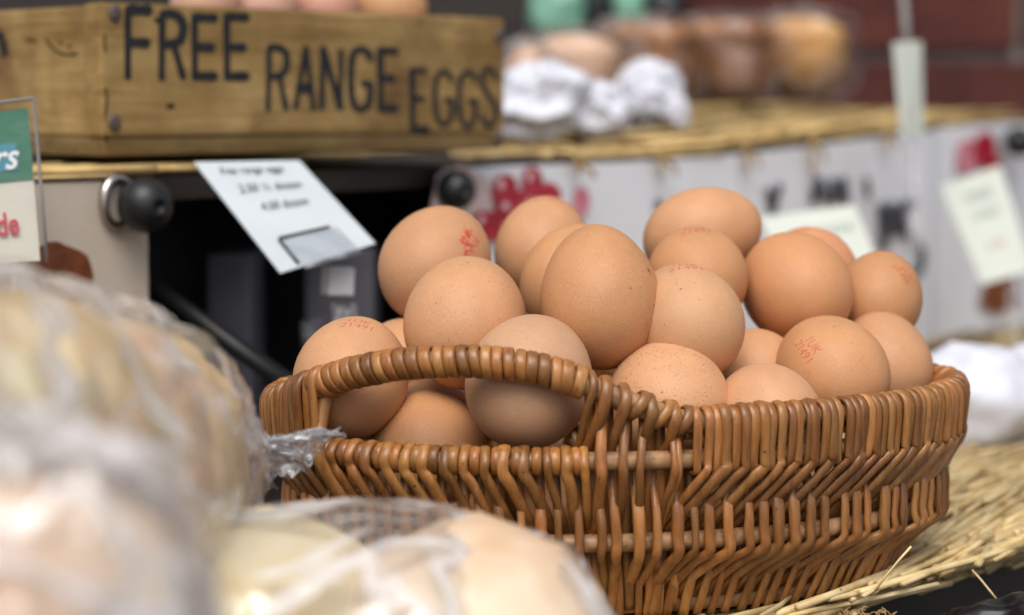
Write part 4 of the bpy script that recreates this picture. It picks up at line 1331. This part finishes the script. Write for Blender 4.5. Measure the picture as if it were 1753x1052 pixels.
# clear stand of the card
st = empty('card_stand', P(585, 640, 0.965))
tag(st, 'clear plastic card stand with a white cap behind the stamped egg', 'card stand')
pc0, pc1 = P(580, 456, 0.962), P(577, 506, 0.962)
bm = box_bm((0.0125, 0.010, (pc0 - pc1).length), 0.0018, 3)
bmesh.ops.rotate(bm, matrix=Matrix.Rotation(0.5, 3, 'Z') @ Matrix.Rotation(0.06, 3, 'Y'), cent=(0, 0, 0), verts=bm.verts)
bmesh.ops.translate(bm, vec=(pc0 + pc1) / 2, verts=bm.verts)
child_world(bm_obj('cap', bm, M['white_plastic'], st, False), st)
child_world(tube('stem', [P(577, 507, 0.962), P(582, 560, 0.963), P(585, 900, 0.965)], 0.0035, M['clear'], st, 10), st)
child_world(tube('collar', [P(592, 520, 0.968), P(596, 545, 0.968), P(597, 575, 0.968)], 0.0050, M['clear'], st, 10), st)
for k in range(4):
    a = P(588 + 6 * k, 522, 0.962 - 0.001 * k); b = P(590 + 6 * k, 548, 0.962 - 0.001 * k)
    child_world(tube('ridge', [a, b], 0.0005, M['clear'], st, 5), st)
bs = P(585, 900, 0.965)
child_world(box('foot', (bs.x - .012, bs.y - .012, -0.004), (bs.x + .012, bs.y + .012, 0.0), M['clear'], st, 0.001), st)
cl_ = empty('card_clip', P(540, 640, 0.975))
tag(cl_, 'small clear plastic clip beside the card stand', 'clip')
qa = [P(520, 592, .97), P(556, 575, .975), P(558, 545, .975), P(516, 548, .972)]
child_world(slab('leaf', qa, 0.004, M['clear'], cl_), cl_)
child_world(tube('post', [P(541, 585, .974), P(543, 700, .975), P(544, 895, .976)], 0.003, M['clear'], cl_, 8), cl_)

q2 = [P(1682, 487, 1.47), P(1768, 462, 1.49), P(1712, 283, 1.53), P(1610, 318, 1.50)]
c2 = card('price_card', q2, 0.0008, M['green_card'], 'tilted pale green price card in front of the red berries', 'price card')
card_text(c2, q2, 'FREE', 0.5, 0.80, 0.13, M['pale_ink'], 0.1)
card_text(c2, q2, 'RANGE', 0.52, 0.62, 0.10, M['pale_ink'], 0.1, 0.8)
card_text(c2, q2, '3.00', 0.5, 0.32, 0.11, M['pink_ink'], 0.1)
child_world(tube('stand', [P(1738, 470, 1.485), P(1738, 520, 1.485), Vector((P(1738, 600, 1.485).x, P(1738, 600, 1.485).y, -0.002))], 0.006, M['clear'], c2, 10), c2)
q3 = [P(1350, 470, 1.26), P(1500, 440, 1.28), P(1462, 350, 1.33), P(1300, 372, 1.31)]
c3 = card('price_card', q3, 0.0008, M['green_card'], 'pale price card mostly hidden behind the top eggs', 'price card')
card_text(c3, q3, 'EGGS', 0.62, 0.6, 0.22, M['pale_ink'], 0.1)
pp = P(1420, 440, 1.28)
child_world(tube('stand', [P(1420, 452, 1.275), Vector((pp.x, pp.y + 0.01, 0.05)), Vector((pp.x, pp.y + 0.01, -0.002))], 0.004, M['clear'], c3, 8), c3)
q4 = [P(1544, 232, 1.40), P(1582, 230, 1.43), P(1578, 70, 1.45), P(1530, 72, 1.42)]
c4 = card('price_card', q4, 0.0008, M['green_card'], 'narrow pale card standing upright before the brick wall', 'price card')
child_world(tube('stand', [P(1566, 234, 1.42), Vector((P(1566, 300, 1.42).x, P(1566, 300, 1.42).y, 0.05)), Vector((P(1566, 300, 1.42).x, P(1566, 300, 1.42).y, -0.002))], 0.0035, M['clear'], c4, 8), c4)
child_world(tube('string', [P(1552, 72, 1.44), P(1547, 0, 1.46), P(1542, -240, 1.5)], 0.003, M['tray'], c4, 6), c4)

# sign at the side: plastic sleeve, green band, red word
e_s = empty('stall_sign', P(0, 500, 0.86))
tag(e_s, 'stall sign in a clear sleeve with a green band and red lettering', 'sign')
sq = [P(-190, 470, 0.85), P(78, 445, 0.875), P(56, 172, 0.885), P(-215, 205, 0.86)]
def SQ(u, v, l=0.0): return on_quad(sq, u, v, l)
def spanel(name, u0, u1, v0, v1, l, mat, th=0.0004):
    return child_world(slab(name, [SQ(u0, v0, l), SQ(u1, v0, l), SQ(u1, v1, l), SQ(u0, v1, l)], th, mat, e_s), e_s)
spanel('paper', 0.02, 0.965, 0.0, 0.958, 0.0, M['sign_paper'])
spanel('green_band', 0.021, 0.964, 0.508, 0.957, 0.0006, M['green_print'], 0.0003)
spanel('blue_panel', 0.60, 0.868, 0.575, 0.745, 0.0010, M['blue_print'], 0.0002)
def stext(s, u, v, h, mat, shear, ws):
    V, Fc = text_mesh(s, 1.0, shear, 0.015, 'RIGHT')
    W = (sq[1] - sq[0]).length; Hh = (sq[3] - sq[0]).length
    child_world(mesh_obj('lettering', [SQ(u + p.x * h * Hh / W * ws, v + p.y * h, 0.0014) for p in V], Fc, mat, e_s, smooth=False), e_s)
stext('rs', 0.86, 0.655, 0.23, M['sign_white'], 0.35, 0.9)
stext('de', 0.845, 0.235, 0.20, M['sign_red'], 0.0, 0.75)
spanel('sleeve', 0.0, 1.0, -0.02, 1.0, 0.0030, M['sleeve'], 0.0003)
child_world(tube('sleeve_edge', [SQ(1, -0.02, .003), SQ(1, .5, .003), SQ(1, 1, .003), SQ(.99, 1.003, .003), SQ(0.5, 1.003, .003), SQ(0, 1.003, .003)], 0.0007, M['tray'], e_s, 6), e_s)
for u in (0.2, 0.8):
    a = SQ(u, 0.0, -0.002)
    child_world(tube('stand', [a, Vector((a.x, a.y + .004, 0.04)), Vector((a.x, a.y + 0.004, -0.0118))], 0.003, M['clear'], e_s, 8), e_s)

# ------------------------------------------------------------------ loaves and bags on the shelf
def on_shelf(px, q):
    return s_at(px, q), q
def loaf(name, px, d_q, w, h, l, mat, label, gold=False, seed=1):
    s = s_at(px, d_q); b = SP(s, d_q, 0.006)
    e = empty(name, b, math.atan2(SDIR.y, SDIR.x) + 0.15)
    tag(e, label, 'loaf', 'wrapped loaves on the shelf')
    bm = bmesh.new()
    bmesh.ops.create_icosphere(bm, subdivisions=5, radius=1.0)
    for v in bm.verts:
        u = v.co.normalized()
        pw = 4.0 if not gold else 2.3
        g = (abs(u.x) ** pw + abs(u.y) ** pw + abs(u.z) ** pw) ** (-1 / pw)
        u = u * g * (1 + 0.04 * noise.noise(u * 2 + Vector((seed, 0, 0))))
        k = 1.0 + (0.12 if u.z > 0.2 else 0.0) * sm((u.z - 0.2) * 2)
        v.co = Vector((u.x * l / 2 * k, u.y * w / 2 * k, h / 2 + u.z * h / 2))
    bm_obj('bread', bm, mat, e, True)
    crumple('wrapper', Vector((0, 0, h * 0.53)), l * 0.60, w * 0.62, h * 0.58, M['film_far'], 0.10, 2.2, seed, e, 5, 4.0, 0.0005)
    return e
def loaf_at(px, top, bot, wpx, q, mat, label, gold, seed):
    s = s_at(px, q); dd = proj(SP(s, q))[2]
    b = proj(SP(s, q, 0.006))[1]
    h = (b - top) * dd / F
    w = wpx * dd / F
    return loaf('loaf', px, q, w * 1.0, h, w * 1.0, mat, label, gold, seed)
loaf_at(1370, 30, 185, 150, 0.20, M['loaf_gold'], 'round golden loaf in a clear bag at the end of the row of loaves', True, 2)
loaf_at(1246, 36, 185, 130, 0.215, M['loaf_brown'], 'dark brown square loaf in a clear bag next to the round golden loaf', False, 5)
loaf_at(1112, 40, 185, 150, 0.24, M['loaf_brown'], 'brown tin loaf in a clear bag behind the white paper bundle', False, 7)
loaf_at(985, 60, 190, 150, 0.20, M['loaf_pink'], 'pale bread roll in a clear bag behind the long white paper bag', True, 9)
loaf_at(900, 82, 200, 70, 0.12, M['loaf_pink'], 'pale bread bag beside the corner of the wooden box', True, 12)
def bag_at(px, top, wpx, q, label, seed, hs=1.0):
    s = s_at(px, q); b = SP(s, q, 0.006); _, by, dd = proj(b)
    h = (by - top) * dd / F; w = wpx * dd / F
    o = crumple('paper_bag', Vector((0, 0, h * 0.46)), w / 2, w * 0.42, h * 0.56, M['white_bag'], 0.45, 1.25, seed, None, 5, 2.0, 0.0)
    o.location = b
    o.rotation_euler = (0, -0.25, math.atan2(SDIR.y, SDIR.x) - 0.5)
    tag(o, label, 'paper bag', 'white paper bags on the shelf')
bag_at(940, 104, 190, 0.085, 'long white paper bag lying next to the wooden box', 31)
bag_at(1036, 140, 110, 0.06, 'small crumpled white paper bag between the two larger ones', 33)
bag_at(1122, 100, 125, 0.10, 'peaked white paper bundle standing in front of the brown tin loaf', 36)
bag_at(1165, 160, 44, 0.07, 'little white twist of paper beside the peaked bundle', 39)

# mint coloured and black packets further back
c = P(955, -30, 1.95)
bk = empty('back_shelf', (P(1010, 20, 2.0).x, 2.02, GZ))
tag(bk, 'dark back shelf behind the loaves', 'shelf')
child_world(box('board', (-0.6, 1.90, CZ + 0.045), (0.165, 2.20, CZ + 0.055), M['table'], bk), bk)
child_world(box('back_panel', (-0.6, 2.17, GZ + .001), (0.165, 2.2, CZ + 0.0449), M['table'], bk), bk)
child_world(box('back_panel', (-0.6, 2.17, CZ + 0.0551), (0.165, 2.2, CZ + 0.5), M['table'], bk), bk)
def pk(px, wpx, hpx, mat, label, seed, d=1.98):
    b = P(px, 40, d); w = wpx * d / F
    o = crumple('packet', Vector((0, 0, 0.03)), w / 2, 0.03, hpx * d / F / 2, mat, 0.2, 1.5, seed, None, 4, 3.0, 0.0)
    o.location = (b.x, d + 0.02, CZ + 0.0555)
    tag(o, label, 'packet')
pk(955, 100, 110, M['mint'], 'mint green packet on the dark back shelf', 3)
pk(1075, 60, 90, M['mint'], 'small mint green packet between black packets', 5)
pk(1020, 55, 110, M['black_bag'], 'black packet between the two mint green packets', 7)
pk(1140, 70, 90, M['black_bag'], 'black packet at the end of the back shelf', 9)

# ------------------------------------------------------------------ cellophane bags in front
def film_tube(name, stations, mat, parent, seg=90, sub=14, amp=0.008, seed=1, fr=1.0):
    """stations: (x, y, z, rx, rz); crumpled see-through film round a soft filling"""
    cs = catmull([Vector((s[0], s[1], s[2])) for s in stations], sub)
    rs_ = catmull([Vector((s[3], s[4], 0)) for s in stations], sub)
    V, Fc = [], []
    n = len(cs)
    for i, c in enumerate(cs):
        rx, rz = rs_[i].x, rs_[i].y
        for k in range(seg):
            a = 2 * math.pi * k / seg
            u = Vector((math.cos(a), i / n * 5.0, math.sin(a)))
            f1 = noise.noise(u * 2.1 * fr + Vector((seed, 0, 0))); f2 = noise.noise(u * 4.7 * fr + Vector((0, seed, 0))); f3 = noise.noise(Vector((a * 3.2, i / n * 2.0, seed)))
            rid = (0.35 - abs(f1)) * 1.2 + (0.3 - abs(f2)) * 0.7 + (0.3 - abs(f3)) * 0.6 + (0.25 - abs(math.sin(a * 7 + 3 * f1 + seed))) * 0.9 * max(0.0, i / n - 0.45)
            am = amp * min(1.0, min(rx, rz) / 0.02)
            V.append(c + Vector((math.cos(a) * (rx + am * rid), 0, math.sin(a) * (rz + am * rid))))
    for i in range(n - 1):
        for k in range(seg):
            k2 = (k + 1) % seg
            Fc.append((i * seg + k, i * seg + k2, (i + 1) * seg + k2, (i + 1) * seg + k))
    Fc.append(tuple(range(seg))); Fc.append(tuple((n - 1) * seg + k for k in range(seg))[::-1])
    return mesh_obj(name, V, Fc, mat, parent)
TZ = -0.012
b1 = empty('cellophane_bag', (-0.115, 0.5, TZ))
tag(b1, 'tall clear cellophane bag of bread rolls with a twisted end reaching the basket', 'bag')
st1 = [(-0.142, 0.355, 0.055, 0.040, 0.056), (-0.146, 0.42, 0.074, 0.046, 0.071), (-0.141, 0.50, 0.079, 0.049, 0.064), (-0.129, 0.575, 0.075, 0.047, 0.057), (-0.118, 0.635, 0.070, 0.039, 0.047), (-0.106, 0.672, 0.066, 0.025, 0.033), (-0.095, 0.694, 0.064, 0.011, 0.013), (-0.088, 0.706, 0.063, 0.0055, 0.006)]
child_world(film_tube('film', st1, M['film'], b1, seed=3), b1)
def roll(parent, x, y, z, rx, ry, rz, mat, seed, rotz=0.0, power=2.0):
    o = crumple('bread_roll', Vector((0, 0, 0)), rx, ry, rz, mat, 0.10, 1.3, seed, parent, 4, power)
    o.rotation_euler = (0, 0, rotz)
    o.location = (x, y, z); child_world(o, parent)
rolls = [(0.385, 'bread_cream'), (0.427, 'bread_pink'), (0.469, 'bread_cream'), (0.511, 'bread_tan'), (0.551, 'bread_cream'), (0.589, 'bread_pink'), (0.625, 'bread_tan'), (0.655, 'bread_cream')]
_c1 = catmull([Vector(t[:3]) for t in st1], 14); _r1 = catmull([Vector((t[3], t[4], 0)) for t in st1], 14)
for k, (y, m_) in enumerate(rolls):
    i = min(range(len(_c1)), key=lambda n_: abs(_c1[n_].y - y))
    roll(b1, _c1[i].x, y, _c1[i].z - 0.001, _r1[i].x * 0.93, 0.021, _r1[i].y * 0.95, M[m_], 40 + k, 0.10 * (k % 3 - 1), 2.6)
# flared end of the bag beyond the twist
def fan(name, root, tips, mat, parent, seed=0, nu=26, nv=10, ruff=0.004):
    """crinkled skirt of film from the twist to a frilly edge"""
    edge = catmull(tips, 6)
    V, Fc = [], []
    m_ = len(edge)
    for i, t in enumerate(edge):
        for j_ in range(nv + 1):
            f = j_ / nv
            p = root.lerp(t, f)
            w = ruff * f * (math.sin(i * 1.9 + seed) + 0.6 * math.sin(i * 3.7 + j_ * 0.6 + seed))
            p = p + Vector((0.25 * w, w, 0.8 * w * math.cos(i * 1.1 + seed)))
            V.append(p)
    for i in range(m_ - 1):
        for j_ in range(nv):
            a = i * (nv + 1) + j_
            Fc.append((a, a + 1, a + nv + 2, a + nv + 1))
    rim = [V[i * (nv + 1) + nv] for i in range(m_)]
    child_world(tube('film_hem', rim, 0.0005, M['hem'], parent, 6), parent)
    for i in range(3, m_ - 2, 5):
        child_world(tube('film_crease', [V[i * (nv + 1) + j_] for j_ in range(2, nv + 1, 2)], 0.0003, M['hem'], parent, 5), parent)
    return child_world(mesh_obj(name, V, Fc, mat, parent), parent)
root = P(430, 752, 0.706)
fan('frilled_end', root, [P(372, 848, 0.712), P(400, 842, 0.712), P(462, 836, 0.712), P(470, 806, 0.708), P(520, 802, 0.712), P(545, 767, 0.712), P(586, 738, 0.712), P(560, 748, 0.714), P(505, 770, 0.717), P(455, 742, 0.72)], M['film_edge'], b1, 1)
fan('frilled_end', root, [P(352, 838, 0.71), P(380, 856, 0.716), P(420, 834, 0.717), P(455, 824, 0.72), P(498, 792, 0.72), P(520, 772, 0.722)], M['film_edge'], b1, 4, ruff=0.003)

b2 = empty('cellophane_bag', (-0.05, 0.6, TZ))
tag(b2, 'low clear cellophane bag of cream rolls lying in front of the basket', 'bag')
o = crumple('film', Vector((-0.045, 0.60, 0.012)), 0.082, 0.070, 0.054, M['film'], 0.10, 1.9, 6, b2, 6, 2.4, TZ + 0.0008); child_world(o, b2)
for k, (x, y, z, rx, ry, rz, m_) in enumerate(((-0.075, 0.603, 0.015, 0.049, 0.066, 0.049, 'bread_cream'), (-0.012, 0.598, 0.015, 0.046, 0.064, 0.048, 'bread_pink'))):
    roll(b2, x, y, z, rx, ry, rz, M[m_], 60 + k)

b3 = empty('cellophane_bag', (-0.09, 0.40, TZ))
tag(b3, 'upright clear cellophane bag of pale rolls leaning on the tall twisted bag', 'bag')
c3_ = Vector((P(60, 880, 0.385).x, 0.385, 0.056))
o = crumple('film', c3_, 0.033, 0.030, 0.068, M['film'], 0.22, 1.6, 13, b3, 6, 2.6, TZ + 0.0008); child_world(o, b3)
roll(b3, c3_.x, c3_.y, 0.088, 0.028, 0.025, 0.024, M['bread_pink'], 71)
roll(b3, c3_.x + 0.001, c3_.y, 0.040, 0.029, 0.026, 0.024, M['bread_cream'], 72)
roll(b3, c3_.x, c3_.y, 0.004, 0.028, 0.025, 0.014, M['bread_tan'], 73)
